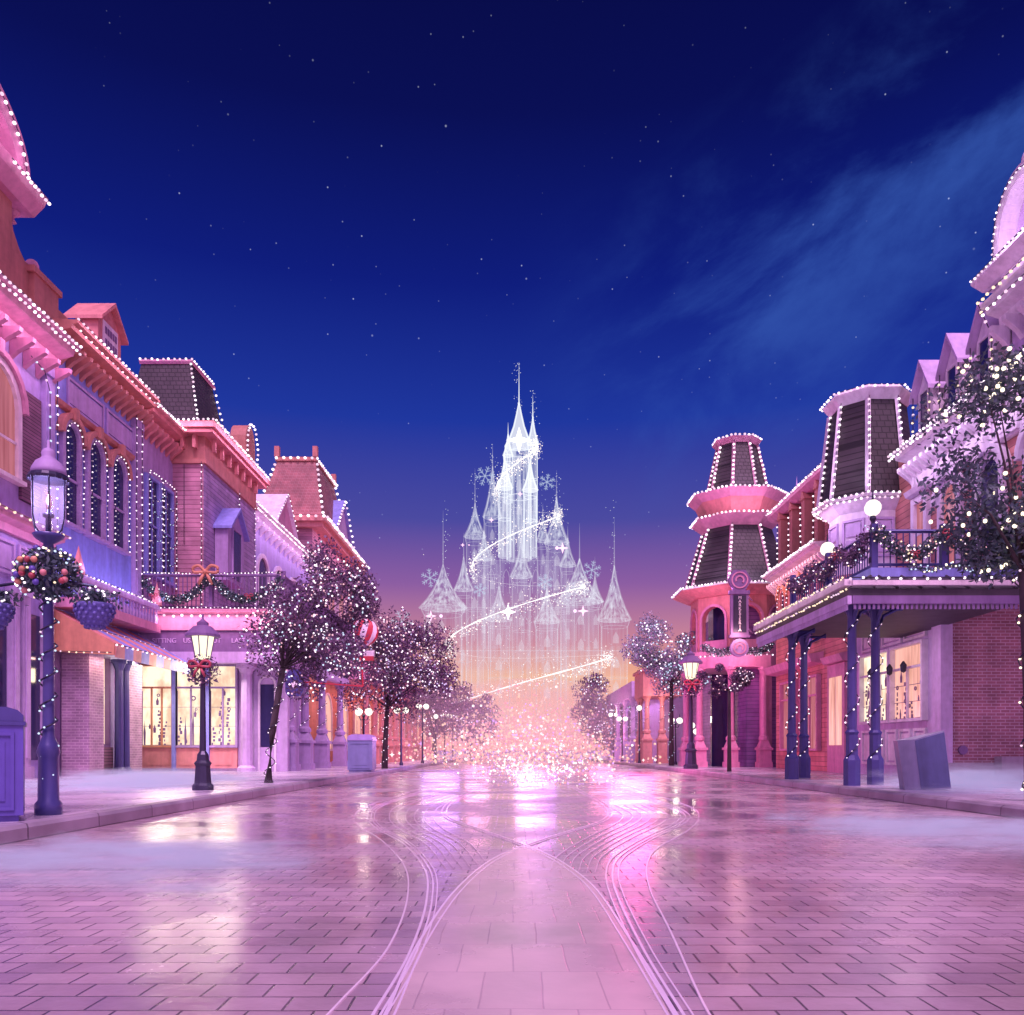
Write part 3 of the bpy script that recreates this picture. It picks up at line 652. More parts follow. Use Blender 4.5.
for txt, x, s in (('SITTING', -11.2, .21), ('USED A', -10.25, .21), ('CUT', -9.6, .21), ('LAST A DIP', -8.55, .21)):
    text(C, txt, s, (x,27.07,4.33), (R(90),0,0), 'p_lilac')
lights(C, [(-12,26.86,5.12),(-7.4,26.86,5.12)], .29, .065); lights(C, [(-12,26.85,5.36),(-7.3,26.85,5.36)], .13, .03)
strip(C, (-11.8,26.6,5.0), (-7.5,26.6,5.0), (0,1,-.4), 26, (1,.6,.66))
strip(C, (-11.8,27.0,3.5), (-8.8,27.0,3.5), (0.1,-.8,-1), 170, (1,.9,.72), .4)  # added area light for the shop windows' spill on the pavement
railing(C, [(-12,27.05),(-9.7,27.05),(-7.4,27.05),(-7.4,38)], 5.32, 6.4, 'p_plum')
lights(C, [(-11.9,26.98,6.5),(-9.75,26.98,6.46),(-7.4,26.98,6.5)], .11, .03)
for (u0,u1,zz) in ((-12.3,-11.3,3.6),(-11.15,-10.2,3.6),(-10.05,-9.2,3.6)):
    shopwin(C, G, u0, u1, 1.0, zz, 'p_orange' if u0 < -12 else 'p_mauve', 'win_warm', 3 if u0 < -12 else 2, .7)
    b = MB(G); b.fbox(u0-.05,u1+.05,.25,.92,.003,.1); b.fbox(u0+.12,u1-.12,.36,.8,.102,.12); b.build('stall_riser', 'p_salmon', C)
for u in (-12.4,-11.22,-10.12): b = MB(G); b.fbox(u-.05,u+.07,SW,3.7,.003,.2); b.build('post', 'p_bluegrey', C)
column(C, -8.75, 27.6, SW, 3.62, .2, 'p_lilac')
H = FF(27.9); wall(C, H, -8.6, -7.5, SW, 3.62, 'p_lilac', .25)
b = MB(H); b.fring([(-8.45,SW)]+arc(-8.15,3.0,.3,.3,8)+[(-7.85,SW)], [(-8.38,SW)]+arc(-8.15,3.0,.23,.23,8)+[(-7.92,SW)], .003, .08); dr = b.build('door', 'p_whitep', C)
b = MB(H); b.fbox(-8.38,-7.92,SW+.8,3.0,.004,.02); b.build('pane', 'darkglass', dr); b = MB(H); b.fbox(-8.38,-7.92,SW,SW+.79,.004,.05); b.build('door_panel', 'p_lilac', dr)
for y in (28.62,30.7,33.4,36.8): column(C, -7.62, y, SW, 3.72, .15, 'p_mauve', 1.05, .22)
wall(C, FL(-10.2), 28.3, 38, SW, 4.6, 'p_orange', 2)
for u in (29,31,33,35.2): window(C, FL(-10.2), u, u+1.1, .9, 3.4, 'p_rose', 'win_orange', True, 1, .1)
strip(C, (-9,28.5,4.4), (-9,37.5,4.4), (-.3,0,-1), 90, (1,.5,.35), .3)
# upper floor: set-back bay windows with bulbs
window(C, FL(XL), 27.5, 28.3, 6.6, 9.7, 'p_bluegrey', 'darkglass', False, 1, .1); window(C, FL(XL), 28.6, 29.45, 6.6, 9.7, 'p_bluegrey', 'darkglass', False, 1, .1)
for a, c in ((27.4,28.4),(28.5,29.55)): outline(C, FL(XL), a, c, 6.4, 9.9, .2, .2, .032, 'bulb', False)
for zz in (9.5,9.0,8.2,7.6): lights(C, [FL(XL).p(27.4+2.15*t/8, zz-.5*math.sin(PI*(t%4)/4), .24) for t in range(9)], .24, .026, 'bulb_blue')
cornice(C, FL(XL), 27.02, 29.6, 11.85, .6, .5, 'p_salmon', .4)
lights(C, [FL(XL).p(27,11.9,.62), FL(XL).p(29.3,11.9,.62)], .15, .055)
# the projecting bay with its mansard
wall(C, FF(29.7), -12.3, -10.92, 5.3, 11.0, 's_pink', 5); wall(C, FL(-10.9), 29.703, 35.5, 5.3, 11.0, 's_lavender', .015)
b = MB(); b.box(-12.3,-10.85,29.65,35.5,11.0,11.8); b.box(-12.3,-10.8,29.6,35.5,10.85,10.998); b.build('frieze', 'p_terracotta', C)
b = MB(); b.box(-12.6,-10.45,29.25,35.7,11.8,11.95); b.box(-12.7,-10.35,29.15,35.8,11.95,12.15); b.build('eave', 'p_salmon', C)
for x, y in [(-12+.42*i,29.5) for i in range(3)]+[(-10.65,30+.8*i) for i in range(7)]:
    b = MB(); b.box(x-.06,x+.06,y-.06 if x<-10.7 else y-.06,y+.2 if x<-10.7 else y+.06,11.35,11.798); b.build('bracket', 'p_salmon', C)
lights(C, [(-12.4,29.1,12.2),(-10.3,29.1,12.2),(-10.3,35.6,12.2)], .17, .06)
strip(C, (-12.4,28.9,12.1), (-10.3,28.9,12.1), (0,.7,-1), 14); strip(C, (-10.1,29.2,12.1), (-10.1,35.6,12.1), (-.7,0,-1), 40)
b = MB(); b.hexa([(-13.5,29.4,12.16),(-11.0,29.4,12.16),(-11.0,32.4,12.16),(-13.5,32.4,12.16),(-13.15,29.85,14.45),(-11.4,29.85,14.45),(-11.4,31.9,14.45),(-13.15,31.9,14.45)]); b.build('mansard_roof', 'shingle', C)
lights(C, [(-13.15,29.75,14.56),(-11.35,29.75,14.56),(-11.3,31.9,14.56)], .2, .06)
lights(C, [(-10.98,29.3,12.3),(-11.38,29.75,14.45)], .18, .06); lights(C, [(-10.95,32.4,12.3),(-11.33,31.9,14.45)], .22, .06)
b = MB(); b.tube([(-13.2,29.82,14.47),(-11.37,29.82,14.47),(-11.37,31.95,14.47)], .08, 4); b.build('roof_trim', 'p_rose', C)
strip(C, (-12.6,28.9,12.4), (-11.0,28.9,12.4), (.0,.7,1), 3, (.75,.7,1))
for x in (-12.15,-10.95): lights(C, [(x,29.58,5.5),(x,29.58,10.9)], .22, .035)
lights(C, [(-11.55,29.58,8.0),(-11.55,29.58,10.8)], .5, .001)
gable(C, FL(-10.9), 30.7, 32.5, 7.0, 9.0, 9.7, .02, .5, 'p_mauve', 'darkglass', 'p_bluegrey', True, 'oriel')
for y in (33.2,35.2): lights(C, [(-10.8,y,5.6),(-10.8,y,11)], .22, .035)
b = MB(FL(-10.6)); b.fpoly(arc(33.6,12.9,.6,.75,12)+[(34.2,12.17),(33.0,12.17)], -.5, .1); dm = b.build('round_dormer', 'p_terracotta', C)
lights(dm, [FL(-10.6).p(u,z,.2) for u,z in [(32.95,12.3)]+arc(33.6,12.9,.65,.8,12)+[(34.25,12.3)]], .2, .07)

# ---- lavender building with long cornice
D = thing('lavender_shop', 'lavender shop behind the first left tree, arched windows below long lit cornice', 'building', (XL,42,SW))
wall(D, F, 35.6, 50, SW, 11.3, 'p_lavender', 5)
cornice(D, F, 35.6, 50, 11.8, .6, .5, 'p_whitep', .8)
for zz in (11.75, 11.5): lights(D, [F.p(35.7,zz,.66), F.p(50,zz,.66)], .24, .06)
strip(D, F.p(36,11.4,.8), F.p(50,11.4,.8), (-.6,0,-1), 110, (.85,.65,1))
for i in range(5): window(D, F, 36.6+i*2.7, 38.2+i*2.7, 6.9, 9.9, 'p_whitep', 'darkglass', True, 0, .2)
lights(D, [F.p(35.8,6,.2), F.p(35.8,13.2,.2)], .26, .05)
mb_ = MB(F); mb_.fbox(35.6,38.4,11.85,13.3,-.5,-.05); mb_.build('parapet', 'p_mauve', D); lights(D, [F.p(35.6,13.4,0), F.p(38.4,13.4,0), F.p(38.4,12,.1)], .3, .07)
b = MB(); b.hexa([(-12.2,38.5,11.85),(-12.2,50,11.85),(-16,50,11.85),(-16,38.5,11.85),(-13.4,38.9,13.6),(-13.4,50,13.6),(-15,50,13.6),(-15,38.9,13.6)]); b.build('roof', 'slate', D)
gable(D, F, 42, 45.6, 11.9, 12.3, 13.9, -1.2, .1, 'p_rose', 'darkglass', 'p_whitep', False)
lights(D, [F.p(41.9,12.4,.3), F.p(43.8,14.1,.3), F.p(45.7,12.4,.3)], .3, .05)
shopwin(D, F, 38.5, 41.5, 1, 3.4, 'p_rose', 'win_orange', 3, .6, stock=False); shopwin(D, F, 43, 48, 1, 3.4, 'p_rose', 'win_orange', 4, .6, stock=False)

# ---- square tower with red shingles
E = thing('tower_house', 'farthest left house with a red shingled mansard tower traced in bulbs', 'building', (-13.5,56,SW))
wall(E, F, 50.1, 63, SW, 13.9, 's_pink', 5)
b = MB(); b.box(-17.4,-11.3,49.6,63.5,13.9,14.2); b.box(-17.5,-11.1,49.4,63.7,14.2,14.5); b.build('eave', 'p_salmon', E)
b = MB(); b.hexa([(-16,51.5,14.5),(-11.7,51.5,14.5),(-11.7,61,14.5),(-16,61,14.5),(-15,53.4,19),(-12.6,53.4,19),(-12.6,58.8,19),(-15,58.8,19)]); b.build('mansard_roof', 'shingle_red', E)
b = MB(); b.box(-15.1,-12.5,53.3,58.9,19.0,19.25); 
for x, y in ((-15,53.4),(-12.6,53.4),(-12.6,58.8)): b.box(x-.15,x+.15,y-.15,y+.15,19.25,19.9)
b.build('roof_crest', 'p_terracotta', E)
for a, c in (((-11.6,51.4,14.6),(-12.5,53.3,19.1)),((-11.5,61,14.6),(-12.5,58.8,19.1)),((-16,51.4,14.6),(-15,53.3,19.1))): lights(E, [a,c], .42, .13)
lights(E, [(-15,53.2,19.2),(-12.5,53.2,19.2),(-12.4,58.8,19.2)], .45, .13); lights(E, [(-17,49.3,14.5),(-11,49.3,14.5),(-11,63.7,14.5)], .45, .13)
gable(E, F, 54.5, 60.5, 14.5, 14.9, 17.6, -1.5, .25, 'p_lilac', 'darkglass', 'p_bluegrey', False)
lights(E, [F.p(54.3,14.9,.5), F.p(57.5,17.8,.5), F.p(60.7,14.9,.5)], .45, .11)
for i in range(4): window(E, F, 51+i*3, 53+i*3, 8.6, 11.5, 'p_whitep', 'win_pink', True, 1, .2)
strip(E, (-10.8,50,13.8), (-10.8,63,13.8), (-.5,0,-1), 120); strip(E, (-16,51,14.6), (-12,51,14.6), (0,.6,1), 40)
# ---- low far row with lit colonnade
K = thing('colonnade_shop', 'low far shop on the left with glowing orange-pink columns behind the trees', 'building', (-8,50,SW))
wall(K, FL(-9.4), 40, 78, SW, 5.2, 'p_orange', 4)
b = MB(); b.box(-9.5,-7.0,40,78,4.2,5.0); b.box(-9.5,-6.8,40,78,5.0,5.2); b.build('porch_beam', 'p_rose', K)
for y in (41,43.5,46,48.5,51,54,57.5,61,65,70): column(K, -7.25, y, SW, 4.2, .17, 'p_salmon', 1.0, .3)
strip(K, (-8.3,41,4.1), (-8.3,72,4.1), (0,0,-1), 320, (1,.48,.36), .6)
for i in range(8): window(K, FL(-9.4), 41+i*4, 43+i*4, .9, 3.6, 'p_cream', 'win_orange', True, 1, .1)
b = MB(); b.box(-10.5,-8.2,66,70,5.2,6.2); b.box(-8.8,-8.3,67,67.5,6.2,7.4); b.lathe([(.45,0),(.45,.25),(.2,.6),(.05,1.0)], (-8.55,67.25,7.4), 8); b.build('cupola', 'p_lilac', K)
# ================================================================== RIGHT SIDE
XR = 10.1; F = FR(XR)
A = thing('porch_shop', 'nearest red shop on the right with a columned porch, a garlanded balcony and gabled dormers', 'building', (XR,20,SW))
wall(A, F, 12, 21.6, 4.3, 8.0, 's_salmon', 4)
b = MB(F); b.fbox(20.6,25.2,SW,4.3,-4,0); b.build('wall', 'p_lilac', A)
b = MB(); b.box(10.1,16,20.0,20.598,.55,4.3); b.build('brick_wall', 'b_red', A)
b = MB(); b.box(10.0,16,19.9,20.7,SW,.55); b.box(11.2,16,19.6,19.898,SW,.7); b.build('plinth', 'granite', A)
b = MB(); b.lathe([(.11,0),(.11,.05)], (0,0,0), 10); b.v = [(v[0]+10.5,19.995-v[2],v[1]+.85) for v in b.v]; b.build('vent', 'p_plum', A)
b = MB(); b.box(9.92,10.2,19.85,20.3,.55,4.3); b.build('corner_post', 'p_lilac', A)
cornice(A, F, 12, 21.6, 8.35, .6, .4, 'p_whitep', .3)
for zz in (8.32, 8.2): lights(A, [F.p(12.2,zz,.66), F.p(21.6,zz,.66)], .17, .05)
strip(A, F.p(13,8.0,.75), F.p(21.6,8.0,.75), (.6,0,-1), 60, (.9,.75,1)); 
b = MB(F); b.fbox(12,21.5,7.2,7.9,.003,.1); b.build('frieze', 'p_whitep', A); panels(A, FR(XR-.1), 12.2, 21.4, 7.25, 7.85, 8, 'p_whitep')
for u0, u1, z0, z1 in ((20.85,21.35,5.4,7.0),(19.3,20.0,5.0,7.0),(17.6,18.4,5.0,7.0),(15.8,16.6,5.0,7.0)):
    window(A, F, u0, u1, z0, z1, 'p_whitep', 'win_pink' if u0 > 19 else 'darkglass', u0 < 20.5, 0, .16, 'p_whitep')
# mansard storey with dormers
b = MB(); b.hexa([(10.0,12,8.37),(10.0,21.7,8.37),(14,21.7,8.37),(14,12,8.37),(10.8,12,10.2),(10.8,21.3,10.2),(14,21.3,10.2),(14,12,10.2)]); b.build('mansard_roof', 'shingle', A)
b = MB(); b.box(10.6,14,12,21.5,10.2,10.35); b.build('roof_crest', 'p_mauve', A)
for uc in (18.3,19.65,21.0):
    dm = gable(A, F, uc-.38, uc+.38, 8.45, 9.75, 10.35, -1.2, -.02, 'p_whitep', 'darkglass', 'p_lilac')
    for q in (-.42,.42): lights(dm, [F.p(uc+q,8.5,.1), F.p(uc+q,9.7,.1)], .2, .045, 'bulb_gold')
lights(A, [F.p(17.5,8.5,.2), F.p(21.5,8.5,.2)], .25, .045, 'bulb_gold')
# taller end pavilion with round gable
wall(A, F, 12, 17.3, 8.4, 9.5, 'p_lilac', 2)
cornice(A, F, 12, 17.5, 10.0, .55, .5, 'p_whitep', .5)
lights(A, [F.p(12.5,10.05,.6), F.p(17.5,10.05,.6), F.p(17.5,9.4,.3)], .2, .05, 'bulb_gold'); lights(A, [F.p(12.5,9.75,.6), F.p(17.4,9.75,.6)], .22, .05)
b = MB(F); b.fpoly([(15.3,10.04),(17.7,10.04),(17.45,10.25),(17.35,10.5),(15.6,10.5),(15.5,10.25)], -.4, .2); b.fprof(15.1,17.95,[(-.5,10.5),(.25,10.5),(.5,10.65),(.5,10.75),(-.5,10.78)]); b.build('gable_base', 'p_whitep', A)
b = MB(F); b.fring([(15.6,10.78)]+arc(16.5,11.2,.9,1.0,16)+[(17.4,10.78)], [(15.85,10.78)]+arc(16.5,11.2,.65,.75,16)+[(17.15,10.78)], -.4, .35); b.build('round_gable', 'p_whitep', A)
b = MB(F); b.fpoly([(15.86,10.79)]+arc(16.5,11.2,.64,.74,16)+[(17.14,10.79)], -.3, .0); b.build('tympanum', 'p_lilac', A)
lights(A, [F.p(u,z,.4) for u,z in [(15.7,10.8)]+arc(16.5,11.2,.78,.88,16)+[(17.3,10.8)]], .13, .03); lights(A, [F.p(17.9,10.72,.52), F.p(15.2,10.72,.52)], .14, .035)
strip(A, F.p(15.3,10.9,.9), F.p(16.9,10.9,.9), (1,0,.3), 22, (.95,.75,1))
b = MB(); p = F.p(16.5,12.2,.1); sphere(b, (p.x,p.y,p.z+.16), .17); b.lathe([(.07,.3),(.04,.45),(.09,.52),(.02,.62)], p, 8); b.build('ball_finial', 'p_whitep', A, True)
# porch
b = MB(); b.box(6.3,10.1,16.1,22.2,3.78,3.9); b.hexa([(6.3,16.1,3.903),(10.1,16.1,3.903),(10.1,22.2,3.903),(6.3,22.2,3.903),(7.1,17.0,4.32),(10.1,17.0,4.32),(10.1,22.2,4.32),(7.1,22.2,4.32)])
for i in range(12): y = 16.9+i*.45; b.tube([(6.32,y,3.93),(7.1,max(y,17.0),4.34)], .02, 4)
for i in range(8): x = 6.8+i*.45; b.tube([(x,16.12,3.93),(max(x,7.1),17.0,4.34)], .02, 4)
b.build('porch_roof', 'slate', A)
b = MB(); b.box(7.1,10.1,17.0,22.2,4.3,4.5); b.build('balcony_floor', 'p_bluegrey', A)
b = MB()
for i in range(66): y = 16.2+i*.091; b.box(6.3,6.33,y,y+.05,3.52,3.775)
b.box(6.28,6.36,16.1,22.2,3.62,3.775)
bb = b.build('valance', 'p_lilac', A)
b = MB()
for i in range(41): x = 6.4+i*.09; b.box(x,x+.045,16.1,16.13,3.52,3.775)
b.box(6.37,10.1,16.08,16.16,3.62,3.775); b.build('front_valance', 'p_plum', A)
b = MB(); b.box(6.2,6.34,16.05,22.2,3.96,4.08); b.box(6.345,10.1,16.0,16.12,3.96,4.05); b.build('gutter', 'p_cream', A)
for zz, dd in ((4.12,6.2),(3.9,6.24)): lights(A, [(dd,16.1,zz),(dd,22.2,zz)], .12, .032, 'bulb_gold')
lights(A, [(6.3,16.0,4.1),(10.0,16.0,4.1)], .24, .04)
strip(A, (6.15,16.2,4.25), (6.15,22,4.25), (1,0,-.5), 16, (1,.85,.8), .05)
for x, y in ((6.62,16.75),(7.25,17.15),(6.62,20.4),(7.25,21.4)):
    c_ = column(A, x, y, SW, 3.78, .1, 'ironblue', .0, .17)
    brackets(A, x, y, 3.75, .55, ((0,1),(0,-1),(1,0)), 'ironblue')
    b = MB(); b.lathe([(.17,SW),(.17,SW+.5),(.12,SW+.6),(.12,SW+1.0),(.14,SW+1.05),(.1,SW+1.1)], (x,y,0), 8); b.build('column_base', 'ironblue', c_)
railing(A, [(10.0,17.1),(8.6,17.1),(7.2,17.1),(7.2,19.6),(7.2,22.1)], 4.5, 5.25, 'ironblue', .13, .014)
strip(A, (8.2,16.8,3.7), (8.2,21.5,3.7), (.2,0,-1), 75, (.95,.75,.95), .3)  # added light spilling from the porch shop onto the pavement
# bay shop window under the porch
shopwin(A, F, 20.9, 22.6, 1.65, 3.5, 'p_whitep', 'win_orange', 2, .55); shopwin(A, F, 22.8, 24.6, 1.65, 3.5, 'p_whitep', 'win_warm', 3, .55)
panels(A, F, 20.8, 24.8, .45, 1.4, 5, 'p_whitep'); panels(A, F, 20.8, 24.8, 3.65, 4.2, 3, 'p_whitep')
for q in (21.5,22.3,23.5): 
    b = MB(); p = F.p(q,2.9,.3); b.lathe([(.0,-.1),(.07,-.06),(.09,.1),(.02,.2)], p, 6); b.build('hanging_lantern', 'iron', A)

# ---- octagonal turret
T = thing('turret_shop', 'white-trimmed turret shop on the right, its shingled octagonal roof edged with bulbs', 'building', (9.7,23.6,SW))
c = (9.75,23.55)
frustum(T, 'turret_wall', 'p_whitep', c, 4.4, 7.4, 1.0, 1.0)
frustum(T, 'turret_dado', 's_salmon', c, 4.42, 5.6, 1.03, 1.03)
wall(T, F, 21.62, 25.4, 4.32, 8.6, 's_salmon', 4)
frustum(T, 'eave', 'p_whitep', c, 7.25, 7.6, 1.02, 1.42)
frustum(T, 'turret_roof', 'shingle', c, 7.6, 10.2, 1.28, .98)
frustum(T, 'roof_cap', 'p_whitep', c, 10.2, 10.45, 1.0, 1.2); frustum(T, 'roof_deck', 'p_whitep', c, 10.45, 10.55, 1.2, 1.1)
hips(T, c, 7.6, 10.2, 1.3, 1.0, step=.17, r=.05, trim='p_whitep', only=(3,4,5,6))
for zz, rr in ((7.62,1.45),(7.5,1.4),(10.5,1.24)): lights(T, ringpts(c,zz,rr)[2:8], .16, .05)
for j in (3,4,5):
    a, e = [Vector(q) for q in (ringpts(c,6.2,1.02)[j], ringpts(c,6.2,1.02)[j+1])]
    b = MB(); m_ = (a+e)/2; u_ = (e-a).normalized(); n_ = Vector((m_.x-c[0],m_.y-c[1],0)).normalized(); b.F = Frame((m_.x,m_.y,0), u_, n_)
    b.fring([(-.3,6.0),(-.3,7.05),(.3,7.05),(.3,6.0),(-.3,6.0)],[(-.24,6.06),(-.24,6.99),(.24,6.99),(.24,6.06),(-.24,6.06)],-.05,.04); b.fbox(-.2,.2,6.12,6.5,-.05,.02); b.fbox(-.2,.2,6.6,6.95,-.05,.02); b.build('panel', 'p_lilac', T)
strip(T, (8.3,22.0,7.3), (8.3,24.5,7.3), (.8,.1,-1), 18, (.9,.75,1)); strip(T, (8.2,22.2,7.9), (9.3,21.9,7.9), (.2,.5,1), 10, (.85,.8,1))
wall(T, F, 25.22, 27.8, SW, 8.0, 's_salmon', 3)
b = MB(F); b.fbox(25.5,26.9,SW,3.5,.003,.25); b.fprof(25.4,27,[(.003,3.5),(.35,3.55),(.45,3.75),(.003,3.85)]); dc = b.build('door_case', 'p_rose', T)
b = MB(F); b.fbox(25.7,26.15,1,3.1,.252,.27); b.fbox(26.25,26.7,1,3.1,.252,.27); b.build('pane', 'win_orange', dc)

# ---- orange-pink shop between turret and corner tower
O = thing('orange_shop', 'orange-pink shop on the right between the turret and the two-tier tower, cresting on its roof', 'building', (XR,30,SW))
wall(O, F, 27.82, 33, SW, 7.2, 's_salmon', 3.5)
b = MB(F); b.fbox(25.42,27.81,4.3,8.6,-3,.001); b.build('side_wall', 's_salmon', O)
cornice(O, F, 27.3, 33, 7.55, .55, .35, 'p_cream', .3)
lights(O, [F.p(27.3,7.58,.6), F.p(33,7.58,.6)], .11, .05, 'bulb'); strip(O, F.p(27.5,7.2,.7), F.p(33,7.2,.7), (.6,0,-1), 40, (1,.6,.5))
for i in range(4):
    u = 28.3+i*1.12; window(O, F, u, u+.5, 5.3, 6.8, 'p_salmon', 'darkglass', True, 0, .14, 'p_orange'); outline(O, F, u-.1, u+.6, 5.3, 6.95, .2, .16, .034)
b = MB(); b.hexa([(10.1,25.4,7.6),(10.1,33.2,7.6),(14,33.2,7.6),(14,25.4,7.6),(10.6,25.6,9.7),(10.6,33.0,9.7),(14,33.0,9.7),(14,25.6,9.7)]); b.build('mansard_roof', 'shingle', O)
b = MB(F); b.fprof(25.4,33.2,[(-1.2,9.7),(.1,9.7),(.3,9.85),(.3,10.0),(-1.2,10.02)]); b.build('roof_cornice', 'p_rose', O)
lights(O, [F.p(25.5,10.0,.36), F.p(33.2,10.0,.36)], .2, .055); strip(O, F.p(26,10.3,.8), F.p(33,10.3,.8), (1,0,-.6), 24)
for u in (28.1,29.4,30.7,32.0):
    b = MB(F); b.fbox(u-.16,u+.16,7.62,9.5,-.3,.18); b.fpoly([(u-.22,9.5),(u,9.85),(u+.22,9.5)], -.3, .22); pf = b.build('roof_pier', 'p_terracotta', O)
    lights(pf, [F.p(u+.2,7.7,.2), F.p(u+.2,9.4,.2)], .2, .045)
b = MB(); 
for i in range(26): y = 26+i*.25; b.box(10.78,10.82,y,y+.12,10.02,10.75)
b.box(10.75,10.85,25.9,32.6,10.75,10.88); b.box(10.76,10.84,25.9,32.6,10.02,10.1); b.build('roof_cresting', 'p_rose', O)
lights(O, [(10.7,25.9,10.92),(10.7,32.6,10.92)], .3, .05)
b = MB(); b.lathe([(.12,0),(.12,.3),(.05,.4),(.14,.6),(.05,.75),(.0,1.4)], (10.8,32.7,10.0), 8); b.build('spire_finial', 'p_lilac', O)
for u in (28.2,30.4): shopwin(O, F, u, u+1.6, .9, 3.3, 'p_rose', 'win_pink', 2, .6, stock=False)
b = MB(F); b.fprof(27.9,33,[(.003,3.7),(.4,3.75),(.5,4.0),(.003,4.1)]); b.build('shop_cornice', 'p_rose', O)
b = MB(); p = F.p(28.6,4.6,.3); b.lathe([(.35,0),(.35,.06)], (0,0,0), 14); b.v = [(p.x+v[2],p.y+v[0],p.z+v[1]) for v in b.v]; b.build('round_plaque', 'p_bluegrey', O)

# ---- two-tier corner tower
V = thing('corner_tower', 'pink corner house on the right with a two-tier shingled tower rising over arched balcony openings', 'building', (9.4,36,SW))
c = (9.4,36.2)
b = MB(); b.box(9.5,15,35.0,46,SW,7.2); b.build('wall', 's_purple', V)
for j in range(8):
    a, e = Vector(ringpts(c,0,1.95)[j]), Vector(ringpts(c,0,1.95)[j+1]); m_ = (a+e)/2; u_ = (e-a).normalized(); n_ = Vector((m_.x-c[0],m_.y-c[1],0)).normalized()
    Fj = Frame((m_.x,m_.y,0), u_, n_); w = (e-a).length/2
    if n_.y > .5 or n_.x > .9: continue
    b = MB(Fj); op = arc(0,6.1,w*.62,None,10)
    b.fring([(-w,4.9)]+[(-w,7.3)]+[(-w+2*w*t/8,7.3) for t in range(1,8)]+[(w,7.3),(w,4.9)], [(-w*.72,4.9)]+arc(0,6.2,w*.72,None,8)+[(w*.72,4.9)], -.25, 0)
    b.build('arched_wall', 'p_salmon', V)
    b = MB(Fj); b.fring([(-w*.86,4.9)]+arc(0,6.2,w*.86,None,10)+[(w*.86,4.9)], [(-w*.72,4.9)]+arc(0,6.2,w*.72,None,10)+[(w*.72,4.9)], .003, .06); b.build('arch_trim', 'p_rose', V)
    b = MB(Fj); b.fbox(-w,w,4.9,5.35,-.12,-.02); b.build('parapet', 'p_rose', V)
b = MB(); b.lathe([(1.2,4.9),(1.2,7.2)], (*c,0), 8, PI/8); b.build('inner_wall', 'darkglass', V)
frustum(V, 'balcony_floor', 'p_rose', c, 4.2, 4.9, 2.2, 2.2)
lights(V, ringpts(c,4.7,2.3)[3:7], .22, .05); strip(V, (7.2,33.6,4.5), (9.6,33.4,4.5), (.2,1,.2), 30, (1,.5,.6))
for x, y in ((7.6,35.2),(8.7,34.4),(10.0,34.3),(7.4,37)): column(V, x, y, SW, 4.2, .14, 'p_rose', .8)
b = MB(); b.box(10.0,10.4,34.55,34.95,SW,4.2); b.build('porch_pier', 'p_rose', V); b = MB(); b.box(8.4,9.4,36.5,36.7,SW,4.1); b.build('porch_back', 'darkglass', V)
frustum(V, 'eave', 'p_salmon', c, 7.15, 7.45, 2.1, 2.75); frustum(V, 'eave_top', 'p_cream', c, 7.45, 7.55, 2.75, 2.6)
lights(V, ringpts(c,7.56,2.78)[2:8], .15, .06); strip(V, (6.6,34.4,7.2), (8.4,33.3,7.2), (.5,.6,-1), 25)
frustum(V, 'lower_roof', 'shingle', c, 7.55, 10.1, 2.25, 1.45); hips(V, c, 7.55, 10.1, 2.27, 1.47, step=.2, r=.075, only=(2,3,4,5,6))
frustum(V, 'cornice', 'p_rose', c, 10.1, 10.5, 1.45, 1.95); lights(V, ringpts(c,10.55,1.98)[2:8], .19, .07)
frustum(V, 'drum', 'p_salmon', c, 10.5, 11.2, 1.4, 1.75)
frustum(V, 'upper_cornice', 'p_rose', c, 11.2, 11.5, 1.75, 2.1); lights(V, ringpts(c,11.55,2.12)[2:8], .19, .07)
frustum(V, 'upper_roof', 'shingle', c, 11.5, 13.7, 1.3, .82); hips(V, c, 11.5, 13.7, 1.32, .84, step=.19, r=.075, only=(2,3,4,5,6,7))
frustum(V, 'roof_cap', 'p_rose', c, 13.7, 13.9, .85, 1.05); lights(V, ringpts(c,13.98,1.02), .19, .08)
strip(V, (7.4,34.2,10.6), (10.4,34.0,10.6), (.1,.8,.9), 22); strip(V, (7.4,34.0,7.8), (10.0,33.8,7.8), (.1,.8,1), 20, (.8,.75,1)); strip(V, (8,34.3,11.7), (10.6,34.3,11.7), (0,.9,1), 14, (.8,.75,1))
point(V, (8.6,33.0,5.4), 40, (1,.5,.5), .3)
cornice(V, FF(35.0), 10.6, 13, 7.5, .5, .5, 'p_cream')
# vertical shop sign on two brackets
sg = thing('shop_sign', 'tall dark-red vertical sign with round ends on the pink corner tower', 'sign', (8.75,33.3,4.7))
b = MB(); b.box(8.4,9.1,33.25,33.4,5.35,7.0); b.box(8.35,9.15,33.22,33.43,6.95,7.1); b.box(8.35,9.15,33.22,33.43,5.25,5.36); b.build('board', 'p_plum', sg)
b = MB(); b.box(8.5,9.0,33.22,33.248,5.45,6.9); b.build('face', 'iron', sg)
for z, n_, r_ in ((7.5,6,.46),(4.85,16,.36)):
    b = MB(); b.lathe([(r_,0),(r_,.18)], (0,0,0), n_); b.v = [(8.75+v[0],33.42-v[2],z+v[1]) for v in b.v]; dk = b.build('roundel', 'p_plum' if z > 6 else 'p_mauve', sg)
    b = MB(); b.F = FF(33.235); b.fring(arc(8.75,z,r_*.72,None,20,0,360), arc(8.75,z,r_*.6,None,20,0,360), .003, .02)
    b.fring(arc(8.75,z,r_*.4,None,10,200,-40), arc(8.75,z,r_*.26,None,10,200,-40), .003, .02); b.build('emblem', 'p_rose', dk)
